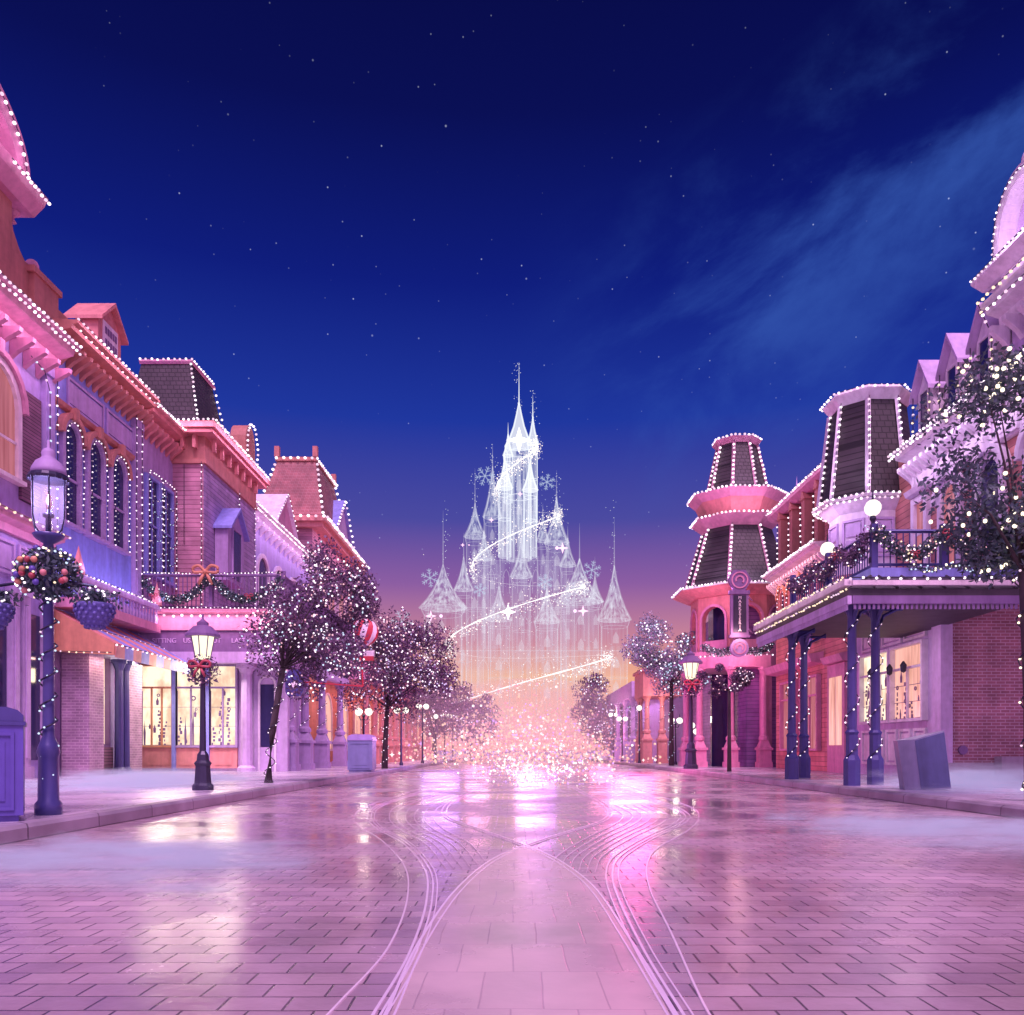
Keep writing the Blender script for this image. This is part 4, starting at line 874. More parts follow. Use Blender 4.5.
for k, ch_ in enumerate('MARKETERIA'): text(sg, ch_, .17, (8.75,33.21,6.8-k*.14), (R(90),0,0), 'white')
for z in (6.9,5.6): b = MB(); b.tube([(9.1,33.33,z),(9.9,35.2,z)], .03, 5); b.build('bracket', 'p_lilac', sg)
b = MB(); b.tube([(9.1,33.33,6.9),(9.1,34.9,6.9)], .02, 5); b.build('stay', 'iron', sg)

# ---- far porch house
Q = thing('porch_house', 'far low house on the right, pink porch box standing on two pedestal columns', 'building', (8,46,SW))
b = MB(); b.box(8.6,15,47.5,70,SW,5.2); b.build('wall', 'p_mauve', Q)
b = MB(); b.box(6.7,8.8,44.8,48,3.7,5.0); b.box(6.6,8.9,44.7,48.1,5.0,5.15); b.build('porch_box', 'p_salmon', Q)
for x, y in ((6.95,45.1),(7.75,45.1),(6.95,47.6)): column(Q, x, y, SW, 3.7, .14, 'p_salmon', 1.3, .3)
b = MB(); b.box(6.8,13,50,64,4.0,4.9); b.build('porch_beam', 'p_lilac', Q)
for y in (50.5,54,58,62): column(Q, 6.95, y, SW, 4.0, .15, 'p_lilac', 1.0, .3)
strip(Q, (8,50,3.8), (8,63,3.8), (0,0,-1), 150, (.8,.55,1), .5); point(Q, (7.4,44,3.2), 60, (1,.6,.6), .3)
# ================================================================== STREET FURNITURE
def crown_clumps(cx_, cy_, cz, rx, ry, rz, n, seed):
    rnd = random.Random(seed); out = []
    for _ in range(n):
        while True:
            v = Vector((rnd.uniform(-1,1), rnd.uniform(-1,1), rnd.uniform(-1,1)))
            if .25 < v.length < 1: break
        out.append((Vector((cx_+v.x*rx, cy_+v.y*ry, cz+v.z*rz)), rnd.uniform(.24,.42)*min(rx,rz)))
    return out
LM = 1.45
def tree(name, label, base, crown, r3, trunk_r, leaves, leaf, mat, lite, nl, bulb_r, lean=(0,0), group=None, seed=1, wrap=True, nclump=26):
    """trunk with limbs, leaf clumps with gaps between them, and fairy lights"""
    random.seed(seed)
    t = thing(name, label, 'tree', (*base, SW), group); OFF[t.name] = Vector((*base, SW))
    cx_, cy_, cz = crown; b = MB()
    fork = Vector((base[0]+lean[0], base[1]+lean[1], cz-r3[2]*.75))
    tp = [Vector((*base,SW-.02)), Vector((base[0]+lean[0]*.3,base[1]+lean[1]*.3,SW+(fork.z-SW)*.45)), fork]
    b.tube(tp, [trunk_r*1.25, trunk_r, trunk_r*.8], 9)
    cl = crown_clumps(cx_,cy_,cz,*r3,nclump,seed)
    for p, r in cl[::2]:
        m_ = fork.lerp(p,.5)+Vector((0,0,.12*r3[2])); b.tube([fork, m_, p], [trunk_r*.34, trunk_r*.2, trunk_r*.07], 5)
    b.build('trunk', 'bark', t, True)
    b = MB(); leaves = int(leaves*LM); leaf *= .88; per = leaves//nclump; sp = []
    for p, r in cl:
        for k in range(per):
            v = Vector((random.gauss(0,1),random.gauss(0,1),random.gauss(0,1))).normalized()*(random.random()**.45)
            q = p+Vector((v.x*r*1.15, v.y*r*1.15, v.z*r)); b.leaf(q, leaf)
            if k % 3 == 0: sp.append(p+Vector((v.x*r*1.2, v.y*r*1.2, v.z*r*1.05)))
    cr = b.build('crown', mat, t)
    random.shuffle(sp); off = OFF[t.name]; nf = min(nl, 100)
    front = [q for q in sp if (q.y-cy_) < .25*r3[1]*math.cos((q.x-cx_)/r3[0])+random.uniform(-.5,.2)*r3[1]]; random.shuffle(front); sel = front[:nl]
    for i, q in enumerate(sel[:nf]):
        o = bpy.data.objects.new('bulb', bulb_mesh(lite[i % len(lite)], bulb_r)); COL.objects.link(o); o.parent = cr; o.location = q-off
    if nl > nf:
        b = MB()
        for i, q in enumerate(sel[nf:]): b.m = i % len(lite); sphere(b, q, bulb_r*.9, 6)
        tag(b.build('fairy_lights', list(lite), cr, True), kind='stuff')
    if wrap:
        k = 44; pts = []
        for i in range(k+1):
            s_ = i/k; q = tp[0].lerp(tp[1], s_/.45) if s_ < .45 else tp[1].lerp(tp[2], (s_-.45)/.55)
            pts.append(q+Vector((math.cos(i*.8),math.sin(i*.8),0))*(trunk_r*1.15+.02))
        lights(t, pts, .16, bulb_r*.8, lite[0])
    return t
tree('street_tree', 'dark left tree nearest on the pavement, thick with fairy lights beside the wreathed lamp', (-5.25,18), (-4.35,18.2,3.75), (1.2,1.15,1.55), .075, 9800, .10, 'leaf_plum', ('bulb','bulb','bulb_blue','bulb_pink'), 560, .022, (.28,.1), seed=3, nclump=34)
tree('street_tree', 'second dark left tree, rounded crown of fairy lights above the blue bin', (-4.95,32), (-4.6,32,3.95), (1.95,1.6,2.0), .1, 10500, .14, 'leaf_plum', ('bulb','bulb_pink','bulb_lilac'), 560, .032, (.1,.0), seed=5, nclump=36)
tree('street_tree', 'far left tree, hazy round crown at the end of the shops', (-3.9,74), (-3.7,74,3.6), (2.1,2,2.3), .14, 3600, .26, 'leaf_plum', ('bulb_pink','bulb_lilac'), 150, .05, seed=8, wrap=False)
tree('street_tree', 'small far left tree between the colonnade and the sparkles', (-5.6,58), (-5.2,58,4.0), (2.6,2.2,2.2), .12, 5200, .22, 'leaf_plum', ('bulb_pink','bulb'), 150, .042, seed=9, wrap=False)
tree('street_tree', 'nearest right tree, leaves cut by the picture edge, strung with large warm bulbs', (7.05,11.6), (7.2,11.6,4.6), (1.3,1.2,1.75), .085, 6600, .115, 'leaf', ('bulb_warm',), 215, .032, (-.12,0), seed=11, nclump=30)
tree('street_tree', 'pale round-crowned tree on the right beside the corner tower', (6.95,38), (6.8,38,5.05), (1.75,1.6,1.6), .1, 9000, .14, 'leaf_pale', ('bulb_blue','bulb'), 330, .036, seed=14, nclump=34)
tree('street_tree', 'far right tree, blue-violet crown full of lights beside the sparkle cloud', (6.9,62), (6.7,62,3.3), (2.7,2.2,2.7), .14, 6000, .24, 'leaf_plum', ('bulb_blue','bulb_lilac','bulb'), 260, .05, seed=17, wrap=False)
tree('street_tree', 'low dark right tree with pink and red flowers under the pale tree', (6.9,27.5), (6.7,27.5,3.15), (.95,.8,.5), .06, 2600, .10, 'leaf_plum', ('bulb_pink','bulb'), 90, .022, seed=21, wrap=False, nclump=16)
random.seed(5)

def wreath_ball(loc, r, n, leaf, nl, label, parts=('bulb','bulb_blue','bulb_gold')):
    t = thing('wreath', label, 'wreath', loc); o3 = Vector(loc); b = MB()
    for _ in range(n):
        v = Vector((random.gauss(0,1),random.gauss(0,1),random.gauss(0,1))).normalized()*random.uniform(.55,1)*r; b.leaf(o3+Vector((v.x,v.y,v.z*.85)), leaf)
    lv = b.build('leaves', 'leaf', t)
    for i in range(nl):
        v = Vector((random.gauss(0,1),random.gauss(0,1)-.5,random.gauss(0,1))).normalized()*r*1.02
        o = bpy.data.objects.new('bulb', bulb_mesh(parts[i % len(parts)], .0145)); COL.objects.link(o); o.parent = lv; o.location = Vector((v.x,v.y,v.z*.85))
    for k in range(16):
        v = Vector((random.gauss(0,1),-abs(random.gauss(0,1))-.3,random.gauss(0,1))).normalized()*r*.98
        b = MB(); sphere(b, o3+Vector((v.x,v.y,v.z*.85)), .035, 8); b.build('bauble', ('redbow','p_orange','binblue','p_salmon')[k % 4], t, True)
    return t
def bow(par, c, s, mat='redbow'):
    b = MB(); c = Vector(c)
    for sg_ in (-1,1):
        pts = [c+Vector((0,-.03,0)), c+Vector((sg_*s*.45,-.06,s*.42)), c+Vector((sg_*s*.9,-.03,s*.3)), c+Vector((sg_*s*.85,-.02,-.05*s)), c+Vector((sg_*s*.35,-.05,-.06*s)), c+Vector((0,-.02,0))]
        b.tube(catmull(pts,4), [s*.12]*21, 5); b.tube([c, c+Vector((sg_*s*.3,-.05,-s*.5)), c+Vector((sg_*s*.5,-.03,-s*.95))], [s*.1,s*.14,s*.1], 5)
    sphere(b, c+Vector((0,-.05,0)), s*.17, 8); return b.build('bow', mat, par, True)
# ---- tall cage lamp near left
lx, ly = -5.06, 9.2
def slim(b):
    b.v = [(lx+(v[0]-lx)*.86, ly+(v[1]-ly)*.86, v[2]) for v in b.v]; return b
t = thing('street_lamp', 'tall glass cage lamp nearest on the left, its post wound with bulbs', 'street lamp', (lx,ly,SW))
b = MB(); b.lathe([(.135,SW),(.135,SW+.12),(.105,SW+.16),(.10,SW+.62),(.12,SW+.68),(.095,SW+.76),(.06,SW+.85),(.055,1.7),(.05,2.9),(.1,2.95),(.06,3.0),(.05,3.08),(.14,3.14),(.16,3.18)], (lx,ly,0), 12); b.build('post', 'ironblue', t, True)
b = MB()
for j in range(6):
    a = 2*PI*j/6; f_ = lambda r,z: (lx+r*math.cos(a), ly+r*math.sin(a), z)
    b.tube([f_(.1,3.16),f_(.17,3.24),f_(.2,3.36),f_(.205,3.78)], .011, 4)
b.lathe([(.225,3.76),(.235,3.79),(.225,3.82)], (lx,ly,0), 18)
for j in range(18): a = 2*PI*j/18; sphere(b, (lx+.23*math.cos(a),ly+.23*math.sin(a),3.775), .018, 6)
slim(b).build('cage', 'iron', t)
b = MB(); b.lathe([(.21,3.82),(.2,3.88),(.15,3.96),(.09,4.0),(.075,4.02),(.085,4.06),(.06,4.1),(.02,4.12),(.015,4.2)], (lx,ly,0), 16); slim(b).build('hood', 'p_mauve', t, True)
m, tt, p = newmat('clearglass'); M['clearglass'] = m; p.inputs['Base Color'].default_value = (.9,.85,1,1); p.inputs['Roughness'].default_value = .08; p.inputs['Alpha'].default_value = .14
b = MB(); b.lathe([(.1,3.2),(.165,3.27),(.19,3.38),(.195,3.76)], (lx,ly,0), 20); slim(b).build('glass', 'clearglass', t, True)
b = MB(); b.lathe([(.03,3.18),(.03,3.36),(.06,3.37),(.06,3.4),(.02,3.42),(.02,3.52),(.005,3.58)], (lx,ly,0), 8); b.build('burner', 'iron', t, True)
b = MB(); b.lathe([(.02,3.45),(.035,3.52),(.025,3.6),(.003,3.66)], (lx,ly,0), 8); b.build('flame', 'win_pink', t, True)
point(t, (lx,ly-.05,3.55), 30, (.6,.5,1), .08)
lights(t, [(lx+.085*math.cos(i*.5),ly+.085*math.sin(i*.5),.35+2.35*i/110) for i in range(111)], .11, .018, 'bulb_blue')
wreath_ball((lx,ly,2.75), .34, 1500, .075, 60, 'leafy ball with coloured bulbs and baubles round the nearest left lamp post')
b = MB(); b.tube([(lx-.6,ly,2.62),(lx,ly,2.7),(lx+.5,ly,2.62)], .018, 5); b.tube([(lx+.5,ly-.02,2.62),(lx+.5,ly-.02,2.44)], .006, 4); b.tube([(lx-.6,ly-.02,2.62),(lx-.6,ly-.02,2.44)], .006, 4); b.build('crossarm', 'iron', t)
for xx, lab in ((.5,'woven hanging basket on the right arm of the nearest left lamp'),(-.6,'woven hanging basket cut by the left picture edge')):
    k = thing('hanging_basket', lab, 'basket', (lx+xx,ly,2.2)); c_ = (lx+xx,ly,2.2)
    b = MB(); b.lathe([(.02,-.05),(.12,0),(.18,.1),(.195,.2),(.205,.22),(.19,.23)], c_, 14)
    for j in range(14):
        for q in range(6):
            a = 2*PI*(j+(q%2)*.5)/14; rr = .09+.105*math.sin(min(1,q/4.6)*PI/2); sphere(b, (c_[0]+rr*math.cos(a),c_[1]+rr*math.sin(a),c_[2]-.02+q*.042), .022, 6)
    b.build('bowl', 'basket', k, True)
    b = MB()
    for _ in range(420):
        v = Vector((random.gauss(0,.1),random.gauss(0,.1),random.uniform(.2,.38))); b.leaf(Vector(c_)+v, .07)
    pl = b.build('plant', 'leaf', k)
    for i in range(14):
        o = bpy.data.objects.new('bulb', bulb_mesh('bulb', .013)); COL.objects.link(o); o.parent = pl; o.location = (random.gauss(0,.13),random.uniform(-.22,-.05),random.uniform(.22,.4))
    b = MB(); 
    for j in range(3): a = 2*PI*j/3; b.tube([(c_[0]+.19*math.cos(a),c_[1]+.19*math.sin(a),c_[2]+.22),(c_[0],c_[1],c_[2]+.42)], .005, 3)
    b.build('chain', 'iron', k)
# ---- hooded street lamps with wreath and bow
def hood_lamp(loc, sc, label, w_label, power):
    t = thing('street_lamp', label, 'street lamp', loc); local(t); h = 3.0
    b = MB(); b.lathe([(.19,0),(.19,.08),(.15,.12),(.13,.42),(.16,.47),(.11,.52),(.1,.62),(.06,.68),(.045,1.9),(.05,2.2),(.075,2.24),(.05,2.3)], n=8); b.build('post', 'iron', t)
    b = MB(); b.lathe([(.1,2.28),(.13,2.32),(.2,2.68),(.2,2.7)], n=8); b.build('lamp_glass', 'lampglass', t)
    b = MB()
    for j in range(8): a = 2*PI*j/8; b.tube([(.135*math.cos(a),.135*math.sin(a),2.32),(.207*math.cos(a),.207*math.sin(a),2.69)], .01, 4)
    b.lathe([(.30,2.68),(.30,2.72),(.16,2.86),(.1,2.88),(.1,2.93),(.05,2.97),(.02,3.0),(.02,3.08)], n=12); b.build('hood', 'p_plum', t)
    point(t, (.0,-.0,2.5), power, (1,.84,.58), .18)
    t.scale = (sc,)*3
    w = thing('wreath', w_label, 'wreath', (loc[0],loc[1],loc[2]+2.1*sc)); local(w); b = MB()
    for i in range(520):
        a = random.uniform(0,2*PI); r_ = .2+random.gauss(0,.05); b.leaf((r_*math.cos(a)*1.05,-.06+random.gauss(0,.05),r_*math.sin(a)), .07)
    b.build('leaves', 'leaf_plum', w); bow(w, (0,-.14,.06), .2)
    for i in range(16):
        a = random.uniform(0,2*PI); o = bpy.data.objects.new('bulb', bulb_mesh('bulb_pink', .014)); COL.objects.link(o); o.parent = w; o.location = (.22*math.cos(a),-.13,.22*math.sin(a))
    w.scale = (sc,)*3
    return t
hood_lamp((-5.49,14.9,SW), 1.0, 'hooded lamp on the left pavement glowing warm white before the shop windows', 'round wreath with red bow on the left hooded lamp', 70)
hood_lamp((6.5,31.6,SW), 1.46, 'hooded lamp on the right pavement in front of the corner tower', 'flowery wreath on the right hooded lamp before the corner tower', 90)
# ---- globe lamps
def globe_lamp(loc, h, r, label, power, post=True, arms=0, group=None):
    t = thing('globe_lamp', label, 'lamp', loc, group); local(t)
    b = MB()
    b.lathe([(.09,0),(.09,.1),(.05,.16),(.035,h-.12),(.07,h-.06),(.05,h)], n=8)
    hs = [(0,h)] if not arms else [(-.2,h-.05),(.2,h-.05)]+([(0,h+.25)] if arms > 2 else [])
    for x, z in hs: b.tube([(0,0,h-.2),(x*.6,0,h-.22),(x,0,z)], .02, 5)
    b.build('post', 'iron', t)
    for x, z in hs:
        b = MB(); sphere(b, (x,0,z+r), r, 12); b.build('globe', 'globe', t, True)
    b = MB(); b.lathe([(.03,0),(.02,.08),(.005,.2)], (hs[-1][0],0,hs[-1][1]+2*r-.01), 6); b.build('finial', 'iron', t)
    point(t, (0,0,h+r), power, (1,.85,.68), r)
    return t
globe_lamp((7.2,17.15,4.62), .95, .165, 'round white globe lamp on the balcony corner of the right porch', 34)
globe_lamp((7.22,19.7,4.62), .72, .165, 'round white globe lamp further along the right balcony, above the gutter', 34)
FARG = 'small globe lamps far down the street'
for x, y, h, arms, lab in ((-6.0,33.5,2.1,2,'twin globe lamp between the left arcade columns'),(-5.2,38.5,2.4,2,'twin globe lamp just right of the left arcade, near the blue bin'),
        (-4.9,52,2.6,0,'far left globe lamp by the colonnade'),(-4.9,66,3.2,3,'triple globe lamp at the far left end of the street'),(6.5,52,2.5,2,'twin globe lamp by the far right porch house'),
        (6.6,70,4.0,0,'tall globe lamp at the far right end of the street'),(7.6,40.5,2.0,2,'twin globe lamp under the corner tower'),(8.6,41.5,1.5,3,'triple globe lamp in the dark passage beside the corner tower'),
        (-4.95,45,2.9,2,'twin globe lamp before the orange-pink colonnade'),(-4.9,58.5,3.0,2,'twin globe lamp under the small far left tree'),(6.6,45.5,2.8,0,'single globe lamp at the far right porch corner'),
        (6.65,58,3.0,2,'twin globe lamp in front of the far right tree'),(6.6,84,3.6,3,'triple globe lamp beyond the far right tree'),(-4.9,86,3.6,3,'triple globe lamp beyond the far left tree')):
    globe_lamp((x,y,SW), h, .15, lab, 40, arms=arms, group=FARG)
# ---- bins
def bin_(name, loc, w, d, h, rot, m1, m2, m3, label, emblem=False):
    t = thing(name, label, 'bin', loc); local(t); t.rotation_euler = (0,0,rot)
    b = MB(); b.box(-w/2,w/2,-d/2,d/2,.06,h*.84); b.box(-w/2+.04,w/2-.04,-d/2+.04,d/2-.04,0,.06); b.build('body', m1, t)
    b = MB(); b.box(-w/2-.02,w/2+.02,-d/2-.02,d/2+.02,h*.84,h*.875)
    pr = [(-w/2,h*.877),(-w/2,h*.93),(-w/2+.05,h*.975),(-w/2+.14,h),(w/2-.14,h),(w/2-.05,h*.975),(w/2,h*.93),(w/2,h*.877)]
    b.F = FF(0); b.fpoly(pr, -d/2, d/2); b.build('lid', m3, t)
    b = MB(FF(-d/2)); b.fring([(-w*.4,h*.1),(-w*.4,h*.78),(w*.4,h*.78),(w*.4,h*.1),(-w*.4,h*.1)],[(-w*.36,h*.13),(-w*.36,h*.75),(w*.36,h*.75),(w*.36,h*.13),(-w*.36,h*.13)],.003,.018); b.fbox(-w*.3,w*.3,h*.18,h*.7,.003,.01); pn = b.build('panel', m2, t)
    if emblem:
        b = MB(FF(-d/2)); b.fring(arc(.03,h*.45,.07,.09,16,0,360), arc(.03,h*.45,.05,.07,16,0,360), .011, .022); b.fpoly([(.0,h*.42),(.03,h*.4),(.06,h*.42),(.06,h*.48),(.03,h*.5),(.0,h*.48)], .011, .02); b.build('emblem', 'binlilac', pn)
    return t
bin_('litter_bin', (-5.34,8.45,SW), .78, .7, 1.12, R(29), 'binblue', 'binblue', 'ironblue', 'dark blue litter bin with round emblem, nearest on the left pavement', True)
bin_('litter_bin', (-5.0,27.6,SW), .8, .75, 1.2, 0, 'bingrey', 'bingrey', 'binlilac', 'lilac-topped litter bin on the left pavement below the second tree')
t = thing('sandwich_board', 'blue-grey folding board standing on the right pavement in front of the brick wall', 'board', (7.25,15.0,SW)); local(t); t.rotation_euler = (0,R(-4),R(-12))
b = MB(); b.loft([[(-.40,-.2,0),(-.17,-.32,0),(.36,-.14,0),(.36,.2,0),(-.40,.2,0)],[(-.46,-.16,.90),(-.2,-.26,.90),(.34,-.06,1.02),(.34,.16,1.02),(-.46,.16,.9)]]); b.build('panel', 'boardside', t)
b = MB(); b.loft([[(-.168,-.326,.03),(.356,-.146,.03),(.356,-.14,.03),(-.168,-.32,.03)],[(-.196,-.268,.88),(.336,-.07,.99),(.336,-.064,.99),(-.196,-.262,.88)]]); b.build('face', 'boardface', t)
# ---- hanging signs on the left
t = thing('hanging_sign', 'dark octagonal hanging sign with a white diamond under the left balcony', 'sign', (-7.0,26.85,2.9)); local(t)
b = MB(FF(0)); b.fpoly([(-.2,-.35),(-.28,-.2),(-.28,.25),(-.2,.4),(-.1,.5),(.1,.5),(.2,.4),(.28,.25),(.28,-.2),(.2,-.35)], -.04, .04); b.build('board', 'ironblue', t)
b = MB(FF(0)); b.fpoly([(0,-.12),(.12,.02),(0,.16),(-.12,.02)], .042, .06); b.build('emblem', 'white', t)
b = MB(); b.tube([(0,0,.5),(0,0,.72),(-.4,0,.72)], .025, 5); b.build('bracket', 'iron', t)
t = thing('striped_sign', 'round red and white striped ornament hanging in front of the left trees', 'ornament', (-5.35,30,5.0)); local(t)
b = MB(); n = 14
for j in range(n):
    b.m = j % 2; a0, a1 = 2*PI*j/n, 2*PI*(j+1)/n
    rr = [[(.5*math.sin(PI*i/8)*math.cos(a0+(a1-a0)*k/2+i*.12), .25*math.sin(PI*i/8)*math.sin(a0+(a1-a0)*k/2+i*.12), -.5*math.cos(PI*i/8)) for k in range(3)] for i in range(9)]
    b.loft(rr, False, False)
b.build('ball', ['red','white'], t, True)
b = MB(); b.F = FF(0); b.fprof(-.5,.35,[(-.1,-.85),(.1,-.85),(.12,-.7),(-.1,-.62)]); b.build('ribbon_plate', 'white', t)
b = MB(); b.fprof_ = 0; b.F = FF(0); b.fprof(-.52,.33,[(-.12,-1.0),(.12,-1.0),(.14,-.853),(-.12,-.853)]); b.build('plate_base', 'red', t)
b = MB(); b.tube([(0,0,-.45),(-.1,0,-.65)], .03, 5); b.tube([(-.1,0,-.9),(-.05,0,-1.9)], .03, 5); b.tube([(-.05,0,-1.9),(-2.3,-.1,-1.75)], .03, 5); b.build('stem', 'red', t)
# ---- garlands on the balconies
def garland(label, pts, r, n, leaf, nl, bows, mats=('bulb','bulb_blue','bulb_pink'), loc=None, mat='leaf', br=.018):
    t = thing('garland', label, 'garland', loc or pts[0]); c = catmull([Vector(p) for p in pts], 10); b = MB(); off = OFF[t.name]
    for _ in range(n):
        q = random.choice(c); v = Vector((random.gauss(0,1),random.gauss(0,1),random.gauss(0,1))).normalized()*random.random()**.5*r; b.leaf(q+v, leaf)
    lv = b.build('leaves', mat, t)
    for i in range(min(nl,100)):
        q = random.choice(c); v = Vector((random.gauss(0,1),-abs(random.gauss(0,1)),random.gauss(0,1))).normalized()*r
        o = bpy.data.objects.new('bulb', bulb_mesh(mats[i % len(mats)], br)); COL.objects.link(o); o.parent = lv; o.location = q+v-off
    for q, s, m_ in bows: bow(t, q, s, m_)
def swag(a, e, sag, k=3):
    out = []
    for i in range(k*4+1):
        s_ = i/(k*4); q = Vector(a).lerp(Vector(e), s_); q.z -= sag*abs(math.sin(PI*s_*k)); out.append(q)
    return out
garland('leafy garland in swags along the left balcony railing, orange bow in the middle', swag((-11.9,26.9,6.25),(-7.45,26.9,6.25),.65,2), .16, 2600, .11, 100, [((-9.75,26.7,6.45),.42,'p_orange'),((-11.4,26.75,5.7),.14,'redbow'),((-8.4,26.75,5.7),.14,'redbow')])
garland('flowery garland hung along the street side of the right balcony', swag((7.1,17.1,5.2),(7.1,22.0,5.2),.3,3), .2, 2600, .09, 100, [((7.0,18.6,5.1),.12,'redbow')], mat='leaf_plum', mats=('bulb_pink','bulb','bulb_blue','bulb_gold'))
garland('garland with red bows drooping across the front of the right balcony', swag((7.2,17.0,5.25),(10.0,17.0,5.15),.45,2), .17, 2400, .085, 100, [((8.6,16.85,5.15),.16,'redbow'),((7.9,16.85,4.75),.1,'redbow'),((9.3,16.85,4.75),.1,'redbow')], mats=('bulb_pink','bulb','bulb_gold'))
garland('leafy garland on the porch edge of the corner tower', swag((7.5,33.9,4.95),(10.2,33.9,5.05),.25,2), .18, 1500, .12, 60, [], mats=('bulb','bulb_blue'))
garland('lit garland lying along the front gutter of the right porch', swag((7.4,16.0,4.3),(9.9,15.9,4.35),.06,3), .07, 500, .07, 60, [], mats=('bulb_warm','bulb_blue'))

# ================================================================== SPARKLES, CASTLE OF LIGHT, MIST
random.seed(31)
glow('spark_pink', (1,.40,.44), 1.0); glow('spark_white', (1,.90,.86), 1.5); glow('spark_peach', (1,.62,.46), 1.1); glow('spark_violet', (.78,.42,1), 1.1)
b = MB()
def star4(b, c, r):      # small four-pointed star crystal
    x, y, z = c; q = r*.22
    b.add([(x,y,z+r),(x+q,y,z+q),(x+r,y,z),(x+q,y,z-q),(x,y,z-r),(x-q,y,z-q),(x-r,y,z),(x-q,y,z+q),(x,y-q,z),(x,y+q,z)],
          [(i,(i+1)%8,8) for i in range(8)]+[(i,(i+1)%8,9) for i in range(8)])
mats = ['spark_pink','spark_white','spark_peach','spark_violet']
for i in range(4000):
    Y = random.uniform(40,78); xr = random.gauss(0,1)
    if abs(xr) > 2.3: continue
    X = .4+xr*Y*.074; zmax = (4.0-1.0*abs(xr))*Y/50; Z = .05+abs(random.gauss(0,.42))*max(zmax,.5)
    if X < KL-2 or X > KR+1.5: Z += .1
    b.m = random.choices((0,1,2,3),(7,2.2,5,1.2))[0]
    r = random.choice((.022,.03,.035,.05,.075))*Y/50
    if random.random() < .12: star4(b, (X,Y,Z+.1), r*2.4)
    else: sphere(b, (X,Y,Z+r), r, 6)
for i in range(520):       # the front edge spilling over the road
    Y = random.uniform(19,40); X = .75+random.gauss(0,.040)*Y; b.m = random.choice((1,1,3,0)); r = random.choice((.014,.02,.028,.035))*Y/28; Z = abs(random.gauss(0,.16))*Y/30
    if random.random() < .15: star4(b, (X,Y,Z+r*2), r*2.2)
    else: sphere(b, (X,Y,Z+r), r, 6)
spk = tag(b.build('sparkle_cloud', mats), 'cloud of pink and white sparkles filling the far end of the street', 'sparkles', kind='stuff')
for x, y, z, e, c_ in ((.8,46,1.8,200,(1,.35,.55)),(-2.4,52,2.0,220,(1,.35,.7)),(4.2,31,1.6,620,(1,.12,.42)),(5.4,54,2.0,260,(1,.25,.5)),(-3.2,36,1.4,200,(.55,.25,1)),(.8,34,1.3,200,(.6,.2,1)),(.6,62,2.5,350,(1,.5,.45))):  # added point lights; the near hot-pink and violet ones colour the road
    point(None, (x,y,z), e, c_, .8).name = 'sparkle_fill'

# ---- the castle: a plain fairy-tale outline of light far beyond the street
CY = 150.0
def cz(py): return CH+(HY-py)*CY/F_PX
def cxx(px): return (px-CX)*CY/F_PX
def lightmat(name, c, s, alpha, streak=True):
    m = bpy.data.materials.new(name); m.use_nodes = True; t_ = m.node_tree; n = t_.nodes; l = t_.links; n.clear()
    o = n.new('ShaderNodeOutputMaterial'); mx = n.new('ShaderNodeMixShader'); tr = n.new('ShaderNodeBsdfTransparent'); em = n.new('ShaderNodeEmission')
    em.inputs[0].default_value = (*c,1); em.inputs[1].default_value = s
    l.new(tr.outputs[0], mx.inputs[1]); l.new(em.outputs[0], mx.inputs[2]); l.new(mx.outputs[0], o.inputs[0])
    if streak:
        tc_ = n.new('ShaderNodeTexCoord'); mp_ = n.new('ShaderNodeMapping'); mp_.inputs['Scale'].default_value = (2.2,2.2,.10); nz_ = n.new('ShaderNodeTexNoise'); nz_.inputs['Scale'].default_value = 1; nz_.inputs['Detail'].default_value = 5
        l.new(tc_.outputs['Object'], mp_.inputs[0]); l.new(mp_.outputs[0], nz_.inputs[0])
        r_ = n.new('ShaderNodeMapRange'); l.new(nz_.outputs[0], r_.inputs[0]); r_.inputs[1].default_value = .42; r_.inputs[2].default_value = .75; r_.inputs[3].default_value = alpha*.15; r_.inputs[4].default_value = alpha*3
        # the light thins out towards the ground
        sp_ = n.new('ShaderNodeSeparateXYZ'); l.new(tc_.outputs['Object'], sp_.inputs[0]); f_ = n.new('ShaderNodeMapRange'); l.new(sp_.outputs[2], f_.inputs[0]); f_.inputs[1].default_value = 0; f_.inputs[2].default_value = 30; f_.inputs[3].default_value = .3; f_.inputs[4].default_value = 1
        k_ = n.new('ShaderNodeMath'); k_.operation = 'MULTIPLY'; l.new(r_.outputs[0], k_.inputs[0]); l.new(f_.outputs[0], k_.inputs[1]); l.new(k_.outputs[0], mx.inputs[0])
    else: mx.inputs[0].default_value = alpha
    m.cycles.emission_sampling = 'NONE'; M[name] = m
lightmat('castle_veil', (.80,.78,1), .95, .065); lightmat('castle_bright', (.86,.90,1), 1.1, .20)
lightmat('castle_line', (.90,.87,1), .95, .15, False); lightmat('castle_core', (.90,.95,1), 1.2, .5, False); lightmat('castle_ribbon', (1,.94,.92), 1.5, .75, False)
lightmat('castle_top', (.92,.95,1), 1.2, .36, False); glow('castle_star', (1,.9,1), 3); glow('castle_star_pink', (1,.6,.85), 1.6); glow('castle_dust', (.80,.86,1), .85); glow('castle_gold', (1,.88,.80), 1.5)
cs = thing('castle', 'translucent fairy-tale castle of white light rising beyond the street', 'castle', (cxx(525),CY,0))
